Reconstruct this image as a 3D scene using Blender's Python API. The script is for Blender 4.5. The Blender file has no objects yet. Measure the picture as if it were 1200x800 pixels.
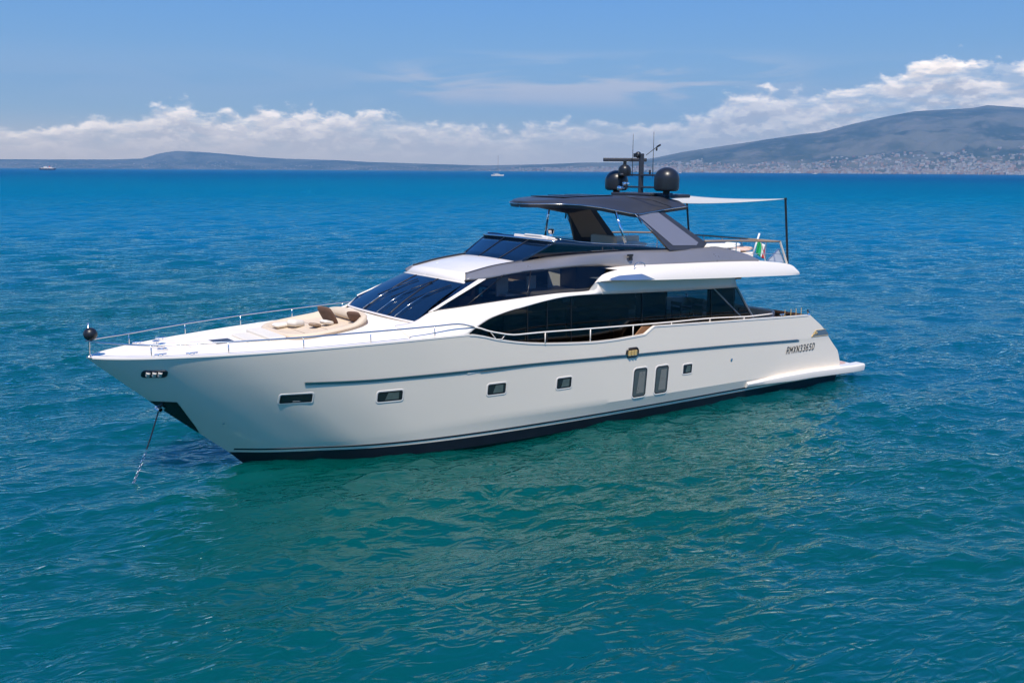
import bpy, bmesh, math, random
import numpy as np
from mathutils import Vector, Matrix
random.seed(7); rng = np.random.default_rng(11)
S = bpy.context.scene
COL = S.collection
R = math.radians

# ------------------------------------------------------------------ camera
# boat frame = world frame: x towards the bow, y to port, z up from the waterline
FPX, CAM = 1121.0, np.array([31.8446, 24.0144, 7.6183])
YAW, PITCH, ROLL = -2.195739, 0.176463, 0.0060236
_fw = np.array([math.cos(YAW)*math.cos(PITCH), math.sin(YAW)*math.cos(PITCH), -math.sin(PITCH)])
_r = np.array([math.sin(YAW), -math.cos(YAW), 0.0]); _u = np.cross(_r, _fw)
_c, _s = math.cos(ROLL), math.sin(ROLL)
_r, _u = _c*_r + _s*_u, -_s*_r + _c*_u
cd = bpy.data.cameras.new('camera'); cam = bpy.data.objects.new('camera', cd); COL.objects.link(cam)
cd.sensor_fit = 'HORIZONTAL'; cd.sensor_width = 36; cd.lens = FPX/1200*36
cd.clip_start = 0.5; cd.clip_end = 200000
M = Matrix(((_r[0], _u[0], -_fw[0], CAM[0]), (_r[1], _u[1], -_fw[1], CAM[1]), (_r[2], _u[2], -_fw[2], CAM[2]), (0, 0, 0, 1)))
cam.matrix_world = M
S.camera = cam

# ------------------------------------------------------------------ light
SUN_EL, SUN_AZ = 59.0, math.degrees(math.atan2(0.80, 0.60))     # azimuth counter-clockwise from +x
sd = bpy.data.lights.new('sun', 'SUN'); sd.energy = 5.0; sd.angle = R(0.53); sd.color = (1.0, 0.90, 0.76)
sun = bpy.data.objects.new('sun', sd); COL.objects.link(sun)
_sv = Vector((math.cos(R(SUN_EL))*math.cos(R(SUN_AZ)), math.cos(R(SUN_EL))*math.sin(R(SUN_AZ)), math.sin(R(SUN_EL))))
sun.rotation_euler = _sv.to_track_quat('Z', 'Y').to_euler(); sun.location = (0, 0, 60)
S.view_settings.view_transform = 'Standard'; S.view_settings.look = 'None'
S.view_settings.exposure = 0.18; S.view_settings.gamma = 1.0; S.view_settings.use_curve_mapping = False
S.render.engine = 'CYCLES'
cy = S.cycles
cy.use_denoising = True; cy.caustics_reflective = False; cy.caustics_refractive = False
cy.max_bounces = 8; cy.glossy_bounces = 5; cy.transparent_max_bounces = 16; cy.volume_bounces = 0
cy.sample_clamp_indirect = 40.0; cy.blur_glossy = 0.0
try: cy.denoiser = 'OPENIMAGEDENOISE'
except Exception: pass

# ------------------------------------------------------------------ node helper
class NT:
    def __init__(s, tree): s.t = tree; s.n = tree.nodes; s.l = tree.links
    def add(s, typ, **kw):
        n = s.n.new(typ)
        for k, v in kw.items(): setattr(n, k, v)
        return n
    def put(s, sock, v):
        if hasattr(v, 'is_output') or isinstance(v, bpy.types.NodeSocket): s.l.new(v, sock)
        else: sock.default_value = v
    def m(s, op, a, b=None, c=None, clamp=False):
        n = s.add('ShaderNodeMath', operation=op, use_clamp=clamp)
        for i, v in enumerate((a, b, c)):
            if v is not None: s.put(n.inputs[i], v)
        return n.outputs[0]
    def mix(s, f, a, b):
        n = s.add('ShaderNodeMix', data_type='RGBA'); s.put(n.inputs[0], f); s.put(n.inputs[6], a); s.put(n.inputs[7], b)
        return n.outputs[2]
    def rng(s, v, a, b, c, d, smooth=False):
        n = s.add('ShaderNodeMapRange', interpolation_type='SMOOTHSTEP' if smooth else 'LINEAR'); s.put(n.inputs[0], v)
        for i, q in enumerate((a, b, c, d)): s.put(n.inputs[i+1], q)
        return n.outputs[0]
    def xyz(s, x, y, z):
        n = s.add('ShaderNodeCombineXYZ')
        for i, v in enumerate((x, y, z)): s.put(n.inputs[i], v)
        return n.outputs[0]
    def noise(s, vec, scale, detail=4, rough=.5, dist=0, dims='3D', w=None):
        n = s.add('ShaderNodeTexNoise', noise_dimensions=dims)
        if vec is not None: s.put(n.inputs['Vector'], vec)
        if w is not None: s.put(n.inputs['W'], w)
        s.put(n.inputs['Scale'], scale); s.put(n.inputs['Detail'], detail); s.put(n.inputs['Roughness'], rough); s.put(n.inputs['Distortion'], dist)
        return n.outputs['Fac']
def C4(c): return (c[0], c[1], c[2], 1.0)

# ------------------------------------------------------------------ sky: Nishita with a distant bank of cumulus
W = bpy.data.worlds.new('World'); S.world = W; W.use_nodes = True
g = NT(W.node_tree); g.n.clear()
out = g.add('ShaderNodeOutputWorld'); bg = g.add('ShaderNodeBackground')
sky = g.add('ShaderNodeTexSky', sky_type='NISHITA'); sky.sun_disc = False
sky.sun_elevation = R(SUN_EL); sky.sun_rotation = R(90 - SUN_AZ); sky.altitude = 10
sky.air_density = 1.0; sky.dust_density = 0.4; sky.ozone_density = 3.0
SKY_STRENGTH = 0.11
tc = g.add('ShaderNodeTexCoord'); sp = g.add('ShaderNodeSeparateXYZ'); g.l.new(tc.outputs['Generated'], sp.inputs[0])
dx, dy, dz = sp.outputs
# azimuth in degrees from the view's middle bearing, positive to the right; elevation in degrees
VA = YAW
ax_ = g.m('ADD', g.m('MULTIPLY', dx, math.cos(VA)), g.m('MULTIPLY', dy, math.sin(VA)))
ay_ = g.m('ADD', g.m('MULTIPLY', dx, math.sin(VA)), g.m('MULTIPLY', dy, -math.cos(VA)))
az = g.m('MULTIPLY', g.m('ARCTAN2', ay_, ax_), 57.2958)
el = g.m('MULTIPLY', g.m('ARCSINE', dz), 57.2958)
def cumulus(azs, els):
    """cloud density field; els may be shifted to find the light side"""
    big = g.noise(g.xyz(g.m('MULTIPLY', azs, .16), g.m('MULTIPLY', els, .36), 3.1), 1.0, 2, .5)
    bil = g.noise(g.xyz(g.m('MULTIPLY', azs, .80), g.m('MULTIPLY', els, 1.35), 7.7), 1.0, 8, .58, .2)
    return big, bil
def envelope():
    # height of the tops of the bank (degrees) along the azimuth
    fc = g.add('ShaderNodeFloatCurve'); c = fc.mapping.curves[0]
    pts = [(-180, 3.2), (-60, 3.0), (-32, 2.2), (-27, 2.1), (-24, 2.6), (-21, 3.0), (-18.6, 3.8), (-16.4, 3.2), (-14, 3.5), (-11, 3.3), (-8, 3.4), (-5, 2.7), (-1, 2.6), (3, 2.8),
           (7, 2.9), (10, 3.2), (12, 4.2), (14, 4.9), (16, 4.5), (18, 4.7), (21, 5.1), (23.5, 6.1), (26, 5.8), (29, 6.6), (34, 7.0), (60, 4.0), (180, 3.2)]
    f = lambda a: (a+180)/360
    while len(c.points) < len(pts): c.points.new(0.5, 0.5)
    for p_, (a, h) in zip(c.points, pts): p_.location = (f(a), h/10); p_.handle_type = 'AUTO_CLAMPED'
    fc.mapping.update()
    g.l.new(g.rng(az, -180, 180, 0, 1), fc.inputs['Value'])
    return g.m('MULTIPLY', fc.outputs[0], 10)
env = envelope()
def dens(els):
    big, bil = cumulus(az, els)
    h = g.m('SUBTRACT', g.m('ADD', env, g.m('ADD', g.m('MULTIPLY', g.m('SUBTRACT', bil, .5), 3.0), g.m('MULTIPLY', g.m('SUBTRACT', big, .5), 1.2))), els)
    return h
d0 = dens(el); d1 = dens(g.m('ADD', el, .33))
mask = g.rng(d0, -.05, .62, 0, 1, True)
lit = g.rng(g.m('SUBTRACT', d0, d1), .05, .62, 0, 1, True)      # edge facing up = bright
rim = g.rng(d0, 0, 1.5, 1, 0)
bilb = g.noise(g.xyz(g.m('MULTIPLY', az, 1.1), g.m('MULTIPLY', el, 2.2), 1.3), 1.0, 6, .6, .3)
shade = g.m('MULTIPLY', g.m('ADD', g.m('MULTIPLY', rim, .62), g.m('MULTIPLY', lit, .42)), g.rng(bilb, .3, .7, .55, 1.15), clamp=True)
CL_DARK, CL_LIT = (10.5, 8.8, 6.8), (33, 27, 20)
ccol = g.mix(shade, C4(CL_DARK), C4(CL_LIT))
# lower part dissolves in the murk over the horizon
murk = g.rng(el, 0.2, 3.4, .95, 0, True)
CL_MURK = (11, 9.0, 6.8)
# thin high veil in the middle of the picture
veil = g.noise(g.xyz(g.m('MULTIPLY', az, .11), g.m('MULTIPLY', el, .75), 9.4), 1.0, 5, .55, .5)
vm = g.m('MULTIPLY', g.m('MULTIPLY', g.rng(veil, .38, .56, 0, .95, True), g.rng(el, 3.2, 4.2, 0, 1, True)), g.rng(el, 5.2, 7.0, 1, 0, True))
vm = g.m('MULTIPLY', vm, g.rng(g.m('ABSOLUTE', g.m('SUBTRACT', az, 4.0)), 6, 15, 1, .1, True))
skyc = g.add('ShaderNodeVectorMath', operation='MULTIPLY'); g.l.new(sky.outputs[0], skyc.inputs[0]); 
deep = g.rng(el, 6.0, 20, 0, 1, True)
low = g.rng(el, 2.0, 8.5, 0, 1, True)
g.l.new(g.mix(deep, g.mix(low, C4((0.98, 1.02, 1.08)), C4((0.64, 0.86, 1.06))), C4((0.05, 0.72, 1.62))), skyc.inputs[1])
c1 = g.mix(vm, skyc.outputs[0], C4((9.0, 8.4, 7.8)))
c2 = g.mix(g.m('MULTIPLY', mask, g.rng(g.noise(g.xyz(g.m('MULTIPLY', az, .35), g.m('MULTIPLY', el, 1.4), 5.5), 1.0, 6, .6), .38, .54, .25, .97)), c1, ccol)
c3 = g.mix(murk, c2, C4(CL_MURK))
g.l.new(c3, bg.inputs['Color']); bg.inputs['Strength'].default_value = SKY_STRENGTH
g.l.new(bg.outputs[0], out.inputs['Surface'])

# ------------------------------------------------------------------ materials
def mat(name, col, rough=.4, metal=0, coat=0, spec=.5, bump=None, var=None, ior=1.5):
    m = bpy.data.materials.new(name); m.use_nodes = True; t = NT(m.node_tree)
    b = t.n['Principled BSDF']; b.inputs['Base Color'].default_value = C4(col); b.inputs['Roughness'].default_value = rough
    b.inputs['Metallic'].default_value = metal; b.inputs['Coat Weight'].default_value = coat; b.inputs['Coat Roughness'].default_value = .03
    b.inputs['Specular IOR Level'].default_value = spec; b.inputs['IOR'].default_value = ior
    tcn = t.add('ShaderNodeTexCoord')
    if var:      # (scale, amount): faint mottling of colour and gloss
        f = t.noise(tcn.outputs['Object'], var[0], 5, .6)
        t.l.new(t.mix(f, C4([c*(1-var[1]) for c in col]), C4([min(1, c*(1+var[1])) for c in col])), b.inputs['Base Color'])
        t.l.new(t.rng(f, .3, .7, max(.01, rough*.8), min(1, rough*1.25)), b.inputs['Roughness'])
    if bump:     # (scale, strength, distance)
        bn = t.add('ShaderNodeBump'); bn.inputs['Strength'].default_value = bump[1]; bn.inputs['Distance'].default_value = bump[2]
        t.l.new(t.noise(tcn.outputs['Object'], bump[0], 3, .5), bn.inputs['Height']); t.l.new(bn.outputs[0], b.inputs['Normal'])
    return m
HULLW = mat('hull_gelcoat', (.87, .77, .63), .4, coat=1, spec=.0, var=(.5, .015)); HULLW.node_tree.nodes['Principled BSDF'].inputs['Coat Roughness'].default_value = 0.0
WHITE = mat('white_gelcoat', (.84, .765, .665), .22, coat=.3, var=(1.2, .015))
DECKW = mat('nonskid_deck', (.82, .75, .655), .55, var=(3, .03), bump=(60, .3, .004))
GREY = mat('grey_metallic_paint', (.235, .225, .225), .33, metal=.35, coat=.5, var=(.8, .04))
DARK = mat('dark_grey_paint', (.036, .038, .046), .45, metal=.1, coat=.12, var=(1, .08))
PANEL = mat('silver_grey_panel', (.22, .22, .25), .35, metal=.3)
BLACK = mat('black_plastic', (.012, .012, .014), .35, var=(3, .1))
DOME = mat('black_satin_dome', (.014, .015, .017), .34)
BOTTOM = mat('antifouling_paint', (.010, .012, .02), .35, var=(2, .2))
STEEL = mat('stainless_steel', (.62, .61, .59), .16, metal=1, bump=(20, .05, .002))
STRAKE = mat('strake_metal', (.30, .35, .38), .28, metal=.7)
CHROME = mat('polished_chrome', (.8, .8, .79), .06, metal=1)
BRASS = mat('warm_metal', (.62, .43, .17), .5, metal=.25)
BEIGE = mat('beige_upholstery', (.66, .53, .38), .75, bump=(25, .25, .01), var=(4, .06))
CREAM = mat('cream_upholstery', (.70, .64, .54), .75, bump=(25, .2, .01), var=(4, .05))
BROWN = mat('brown_fabric', (.13, .07, .045), .8, bump=(60, .3, .005), var=(8, .12))
TEAK = mat('teak', (.30, .155, .075), .6, var=(14, .2))
PINKTEAK = mat('bleached_teak', (.50, .33, .27), .65, var=(14, .12))
TAN = mat('tan_liner', (.30, .21, .14), .6, var=(6, .08))
CANVAS = mat('white_canvas', (.52, .51, .46), .8, bump=(12, .3, .02))
GREENC = mat('green_flag_cloth', (.0, .33, .10), .8)
WHITEC = mat('white_flag_cloth', (.75, .75, .73), .8)
REDC = mat('red_flag_cloth', (.55, .03, .03), .8)
SEAM = mat('grey_sealant', (.32, .32, .31), .7)
INK = mat('black_lettering', (.01, .01, .012), .4)
def glass(name, tint, rough=.01, ior=1.5, base=(.0, .0, .0)):
    m = bpy.data.materials.new(name); m.use_nodes = True; t = NT(m.node_tree); t.n.clear()
    o = t.add('ShaderNodeOutputMaterial'); fr = t.add('ShaderNodeFresnel'); gq = t.add('ShaderNodeNewGeometry'); t.l.new(t.rng(gq.outputs['Backfacing'], 0, 1, ior, 1/ior), fr.inputs['IOR'])   # a thin pane reflects alike from both sides
    gl = t.add('ShaderNodeBsdfGlossy'); gl.inputs['Roughness'].default_value = rough
    tr = t.add('ShaderNodeBsdfTransparent'); tr.inputs['Color'].default_value = C4(tint)
    tcn = t.add('ShaderNodeTexCoord')
    bn = t.add('ShaderNodeBump'); bn.inputs['Strength'].default_value = .08; bn.inputs['Distance'].default_value = .03
    t.l.new(t.noise(tcn.outputs['Object'], 1.1, 2, .5), bn.inputs['Height']); t.l.new(bn.outputs[0], gl.inputs['Normal']); t.l.new(bn.outputs[0], fr.inputs['Normal'])
    mx = t.add('ShaderNodeMixShader'); t.l.new(fr.outputs[0], mx.inputs[0]); t.l.new(tr.outputs[0], mx.inputs[1]); t.l.new(gl.outputs[0], mx.inputs[2])
    t.l.new(mx.outputs[0], o.inputs[0]); return m
GLASS = glass('tinted_saloon_glass', (.17, .19, .20))
GLASSP = glass('tinted_pilothouse_glass', (.42, .48, .52))
GLASSL = glass('light_tinted_glass', (.12, .14, .155))
WSCR = mat('windscreen_glass', (.003, .010, .026), .03, spec=.5, ior=1.75)
NAVY = mat('dark_blue_glass', (.004, .010, .03), .03, coat=.6, spec=.8)
DGLASS = mat('porthole_glass', (.02, .025, .025), .03, coat=.5)
BLUEGL = mat('blue_reflecting_insert', (.26, .33, .42), .2, metal=.6)
ROLL = mat('satin_rollers', (.58, .55, .50), .45, metal=.2)
PORTG = mat('greenish_glass', (.10, .13, .115), .05, coat=.6, var=(5, .5))
TALLG = mat('grey_green_glass', (.085, .10, .095), .05, coat=.6, var=(3, .3))
BLIND = mat('pale_blind', (.20, .20, .175), .3, var=(6, .1))
GREENP = mat('dark_green_steel', (.012, .028, .026), .22, metal=.4)

# ------------------------------------------------------------------ mesh helpers
def tag(o, label=None, cat=None, group=None, kind=None):
    if label: o['label'] = label
    if cat: o['category'] = cat
    if group: o['group'] = group
    if kind: o['kind'] = kind
    return o
def empty(name, loc, label, cat, group=None):
    o = bpy.data.objects.new(name, None); COL.objects.link(o); o.location = loc; o.empty_display_size = .2
    return tag(o, label, cat, group)
def link(name, V, F, m, parent=None, smooth=False, sharp=None, solid=None, bevel=None, off=-1):
    me = bpy.data.meshes.new(name)
    V = [tuple(float(q) for q in v) for v in V]
    if parent is not None:
        px, py, pz = ORIG[parent.name]; V = [(a-px, b-py, c-pz) for a, b, c in V]
    me.from_pydata(V, [], F); me.update()
    bm = bmesh.new(); bm.from_mesh(me); bmesh.ops.remove_doubles(bm, verts=bm.verts, dist=1e-5)
    bmesh.ops.recalc_face_normals(bm, faces=bm.faces); bm.to_mesh(me); bm.free()
    o = bpy.data.objects.new(name, me); COL.objects.link(o)
    for mm in (m if isinstance(m, (list, tuple)) else [m]): me.materials.append(mm)
    if smooth:
        me.shade_smooth()
        if sharp: me.set_sharp_from_angle(angle=R(sharp))
    if solid:
        s = o.modifiers.new('solid', 'SOLIDIFY'); s.thickness = solid; s.offset = off
    if bevel:
        s = o.modifiers.new('bevel', 'BEVEL'); s.width = bevel; s.segments = 2; s.limit_method = 'ANGLE'; s.angle_limit = R(35)
    if parent is not None:
        o.parent = parent; ORIG[o.name] = ORIG[parent.name]
    return o
ORIG = {}
def root(name, loc, label, cat, group=None):
    o = empty(name, loc, label, cat, group); ORIG[o.name] = tuple(loc); return o
def merge(*parts):
    V, F = [], []
    for v, f in parts:
        k = len(V); V += list(v); F += [tuple(i+k for i in q) for q in f]
    return V, F
def grid(P, flip=False, closed=False):
    """P[i][j] -> 3d points"""
    n, m_ = len(P), len(P[0]); V = [p for row in P for p in row]; F = []
    for i in range(n-1):
        for j in range(m_ if closed else m_-1):
            a, b, c, d = i*m_+j, i*m_+(j+1) % m_, (i+1)*m_+(j+1) % m_, (i+1)*m_+j
            F.append((a, b, c, d))
    return V, F
def box(c, s, rz=0, ry=0):
    cx, cy_, cz = c; sx, sy, sz = [q/2 for q in s]
    V = [(x*sx, y*sy, z*sz) for x in (-1, 1) for y in (-1, 1) for z in (-1, 1)]
    rm = Matrix.Rotation(rz, 3, 'Z') @ Matrix.Rotation(ry, 3, 'Y')
    V = [tuple(rm @ Vector(v) + Vector(c)) for v in V]
    return V, [(0, 1, 3, 2), (4, 6, 7, 5), (0, 4, 5, 1), (2, 3, 7, 6), (0, 2, 6, 4), (1, 5, 7, 3)]
def tube(pts, r, seg=10, r2=None):
    pts = [Vector(p) for p in pts]; n = len(pts); rows = []; up = Vector((0, 0, 1)); prev = None
    for i, p in enumerate(pts):
        d = (pts[min(i+1, n-1)]-pts[max(i-1, 0)]).normalized()
        a = d.cross(up if abs(d.z) < .95 else Vector((1, 0, 0))).normalized()
        if prev is not None and a.dot(prev) < 0: a = -a
        prev = a; b = d.cross(a); rr = r if r2 is None else r+(r2-r)*i/(n-1)
        rows.append([tuple(p+(a*math.cos(t)+b*math.sin(t))*rr) for t in [2*math.pi*k/seg for k in range(seg)]])
    V, F = grid(rows, closed=True); V = list(V)
    F.append(tuple(range(seg))[::-1]); F.append(tuple(range((n-1)*seg, n*seg)))
    return V, F
def lathe(c, prof, seg=28):
    rows = [[(c[0]+r*math.cos(2*math.pi*k/seg), c[1]+r*math.sin(2*math.pi*k/seg), c[2]+z) for k in range(seg)] for r, z in prof]
    V, F = grid(rows, closed=True); V = list(V)
    F.append(tuple(range(seg))); F.append(tuple(range((len(prof)-1)*seg, len(prof)*seg)))
    return V, F
def resample(L, n):
    A = np.array(L, float); d = np.r_[0, np.cumsum(np.linalg.norm(np.diff(A, axis=0), axis=1))]
    t = np.linspace(0, d[-1], n); return np.stack([np.interp(t, d, A[:, k]) for k in range(A.shape[1])], 1)
def smoothcurve(L, n):
    """Catmull-Rom through the points, evenly resampled"""
    A = np.array(L, float); A = np.vstack([2*A[0]-A[1], A, 2*A[-1]-A[-2]]); o = []
    for i in range(1, len(A)-2):
        for t in np.linspace(0, 1, 12, endpoint=False):
            a, b, c, d = A[i-1], A[i], A[i+1], A[i+2]
            o.append(.5*((2*b)+(c-a)*t+(2*a-5*b+4*c-d)*t*t+(3*b-a-3*c+d)*t**3))
    o.append(A[-2]); return resample(o, n)
def ruled(lo, up, n=24, m_=4, bulge=0., sm=True):
    f = smoothcurve if sm else resample
    A, B = f(lo, n), f(up, n); rows = []
    for j in range(m_+1):
        t = j/m_; r_ = A*(1-t)+B*t; r_ = r_.copy(); r_[:, 1] += bulge*4*t*(1-t)*np.sign(r_[:, 1]+1e-9); rows.append([tuple(q) for q in r_])
    return grid(rows)
def mirror(vf): return [(x, -y, z) for x, y, z in vf[0]], [tuple(reversed(f)) for f in vf[1]]
def mirp(L): return [(x, -y, z) for x, y, z in L]
def prism(poly, dirv):
    n = len(poly); V = [tuple(p) for p in poly]+[tuple(np.array(p)+np.array(dirv)) for p in poly]
    return V, [tuple(range(n))[::-1], tuple(range(n, 2*n))]+[(i, (i+1) % n, n+(i+1) % n, n+i) for i in range(n)]
def cushion(c, s, rz=0, ry=0, puff=.25, nu=8):
    """a soft, rounded pad"""
    V = []; F = []; sx, sy, sz = [q/2 for q in s]
    bm = bmesh.new(); bmesh.ops.create_cube(bm, size=2); bmesh.ops.subdivide_edges(bm, edges=bm.edges, cuts=nu-1, use_grid_fill=True)
    rm = Matrix.Rotation(rz, 3, 'Z') @ Matrix.Rotation(ry, 3, 'Y')
    for v in bm.verts:
        x, y, z = v.co
        k = 1-puff*.5*(abs(x)**4*abs(y)**4)
        zz = z*(1-.55*max(abs(x), abs(y))**6)
        xx, yy = x*(1-.06*z*z), y*(1-.06*z*z)
        V.append(tuple(rm @ Vector((xx*sx*k, yy*sy*k, zz*sz)) + Vector(c)))
    bm.verts.index_update(); F = [tuple(v.index for v in f.verts) for f in bm.faces]; bm.free()
    return V, F
# a pixel of the 1200x800 photograph -> the point where its ray meets the plane y = const (boat frame)
def ray(px, py): return _fw + _r*(px-600)/FPX + _u*(400-py)/FPX
def P(px, py, y):
    d = ray(px, py); t = (y-CAM[1])/d[1]; return tuple(CAM+t*d)
def PZ(px, py, z):
    d = ray(px, py); t = (z-CAM[2])/d[2]; return tuple(CAM+t*d)
def PP(*l): return [P(*q) for q in l]
I = np.interp
def T(tab):
    a = np.array(sorted(tab), float); return lambda x: float(I(x, a[:, 0], a[:, 1]))

# ------------------------------------------------------------------ hull form
def spline(tab):
    a = np.array(sorted(tab), float); xs, ys = a[:, 0], a[:, 1]
    h = np.diff(xs); dl = np.diff(ys)/h; m_ = np.empty(len(xs)); m_[0], m_[-1] = dl[0], dl[-1]
    for i in range(1, len(xs)-1):
        m_[i] = 0 if dl[i-1]*dl[i] <= 0 else 2*dl[i-1]*dl[i]/(dl[i-1]+dl[i])
    def f(x):
        x = min(max(x, xs[0]), xs[-1]); i = min(int(np.searchsorted(xs, x, 'right'))-1, len(h)-1); t = (x-xs[i])/h[i]
        return float((1+2*t)*(1-t)**2*ys[i]+t*(1-t)**2*h[i]*m_[i]+t*t*(3-2*t)*ys[i+1]+t*t*(t-1)*h[i]*m_[i+1])
    return f
Fs = spline([(0, 0), (.15, .22), (.5, .56), (1.24, 1.04), (2.85, 1.72), (4.57, 2.22), (6, 2.5), (8, 2.78), (10, 2.95), (12, 3.05), (15, 3.1), (19, 3.1), (23, 3.05), (25.5, 2.9), (27, 2.8)])
Fw = spline([(0, 0), (.15, .10), (.9, .62), (1.95, 1.16), (3.3, 1.80), (4.95, 2.24), (7.1, 2.5), (10.2, 2.66), (14, 2.75), (18, 2.8), (21.5, 2.86), (24, 2.86)])
xn = spline([(-1, 21.6), (-.5, 22.75), (0, 23.38), (.28, 23.66), (.65, 24.10), (.94, 24.44), (1.93, 25.60), (2.52, 26.27), (3.19, 27.0), (3.4, 27.2)])
zs0 = spline([(1, 2.6), (3.8, 2.67), (6.9, 2.79), (11.5, 2.97), (15, 3.14), (17.92, 3.29), (20.9, 3.26), (24, 3.22), (27, 3.19)])
cut = T([(27, 9), (17.93, 9), (17.9, 3.29), (17.5, 3.20), (17.1, 3.08), (16.5, 2.96), (16, 2.88), (15.4, 2.81), (14.9, 2.77), (14.2, 2.72), (13.6, 2.69), (12.9, 2.69), (12.2, 2.72), (11.75, 2.74), (11.4, 2.95), (11.35, 9), (0, 9)])
zk = spline([(4.3, 1.81), (8, 1.98), (12.3, 2.13), (16.7, 2.25), (20.4, 2.26), (22.3, 2.32), (27, 2.5), (1, 1.7)])
zc = spline([(1, .55), (6, .68), (12, .74), (17, .78), (20, .66), (23, .5), (27, .4)])
xaft = T([(-1, 1.9), (0, 1.8), (.74, 1.75), (1.2, 1.95), (1.65, 2.45), (2.2, 3.0), (2.67, 3.75), (3.4, 3.9)])
zs = lambda x: min(zs0(x), cut(x))
def sm(a, b, x): t = min(1, max(0, (x-a)/(b-a))); return t*t*(3-2*t)
def YH(x, z):
    """half breadth of the hull at height z"""
    u = max(0, xn(z)-x); t = z/zs0(x); s_, w_ = Fs(u), Fw(u)
    if t < 0: return w_*(1-(-z/1.25)**1.6)
    lin = t**1.05
    c = zc(x)/zs0(x); k = zk(x)/zs0(x)
    if t <= c: mid = .66*(t/c)**1.1
    elif t <= k: mid = .66+.235*(t-c)/(k-c)
    else: mid = .90+.10*(t-k)/(1-k)
    f = sm(18, 22.5, x); gg = mid*(1-f)+lin*f
    return w_+(s_-w_)*gg
def HP(px, py, off=0):
    y = 3.0
    for _ in range(60):
        q = P(px, py, y); y = .5*y+.5*YH(q[0], max(q[2], -.5))
    q = P(px, py, y); return (q[0], q[1]+off, q[2])
def hull_normal(x, z):
    e = .05; dyx = (YH(x+e, z)-YH(x-e, z))/(2*e); dyz = (YH(x, z+e)-YH(x, z-e))/(2*e)
    return Vector((-dyx, 1, -dyz)).normalized()

Y = root('motor_yacht', (13, 0, 0), 'large white flybridge motor yacht with dark hardtop anchored in the foreground', 'yacht')

# ---- hull shell, both sides in one mesh
rows_def = [-1., -.7, -.35, 0, .16, .30]
ncol = 150
def zrow(r, x):
    if r < 6: return rows_def[r]
    c, k, tp = zc(x), zk(x), zs(x)
    b = .44
    if r < 10: return b+(c-b)*(r-6)/4 if c > b+.02 else b+.01*(r-6)
    if r < 20:
        c = max(c, b+.04); return c+(k-.004-c)*(r-10)/9
    return (k+.004)+(tp-k-.004)*(r-20)/9
NR = 30
rows = []
for r in range(NR):
    row = []
    for j in range(ncol+1):
        s_ = j/ncol; s_ = s_**1.35
        x = 14.
        for _ in range(12):
            z = zrow(r, x); a = xn(z); b_ = xaft(z); x = .4*x+.6*(a-(a-b_)*s_)
        z = zrow(r, x); x = a-(a-b_)*s_
        row.append((x, YH(x, z) if j else 0.0, z))
    rows.append(row)
V, F = merge(grid(rows), mirror(grid(rows)))
# transom
tr = [[(r_[-1][0], r_[-1][1]*k, r_[-1][2]) for k in (1, .5, 0, -.5, -1)] for r_ in rows]
Vt, Ft = merge((V, F), grid(tr))
me_F = []
hull = link('hull', Vt, Ft, [HULLW, BOTTOM], Y, smooth=True, sharp=14)
for p_ in hull.data.polygons:
    zz = sum(hull.data.vertices[i].co.z for i in p_.vertices)/len(p_.vertices)
    if zz < .29: p_.material_index = 1
# boot stripe: thin dark line above the white pinstripe
def hull_strip(zf, h, off, x0, x1, n=120, thick=None):
    lo, up = [], []
    for i in range(n+1):
        x = x0+(x1-x0)*i/n; z = zf(x)
        def yy(x, z):
            return YH(x, z)+off
        lo.append((x, yy(x, z), z)); up.append((x, yy(x, z+h), z+h))
    if thick:
        a = [(x, y-off, z-.01) for x, y, z in lo]; b_ = [(x, y-off, z+.01) for x, y, z in up]
        return grid([a, lo, up, b_])
    return grid([lo, up])
st = hull_strip(lambda x: .385, .035, .012, 1.8, 23.6, thick=True)
link('boot_stripe', *merge(st, mirror(st)), BOTTOM, Y)
stk = hull_strip(lambda x: zk(x)-.022, .046, .020, 4.3, 22.33, thick=True)
link('rubbing_strake', *stk, STRAKE, Y, smooth=True, sharp=30)
link('rubbing_strake', *mirror(stk), STRAKE, Y, smooth=True, sharp=30)
stk2 = hull_strip(lambda x: zk(x)+.026, .020, .034, 4.4, 22.36, thick=True)
tr_ = link('strake_trim', *merge(stk2, mirror(stk2)), STEEL, Y, smooth=True, sharp=30)

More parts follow.
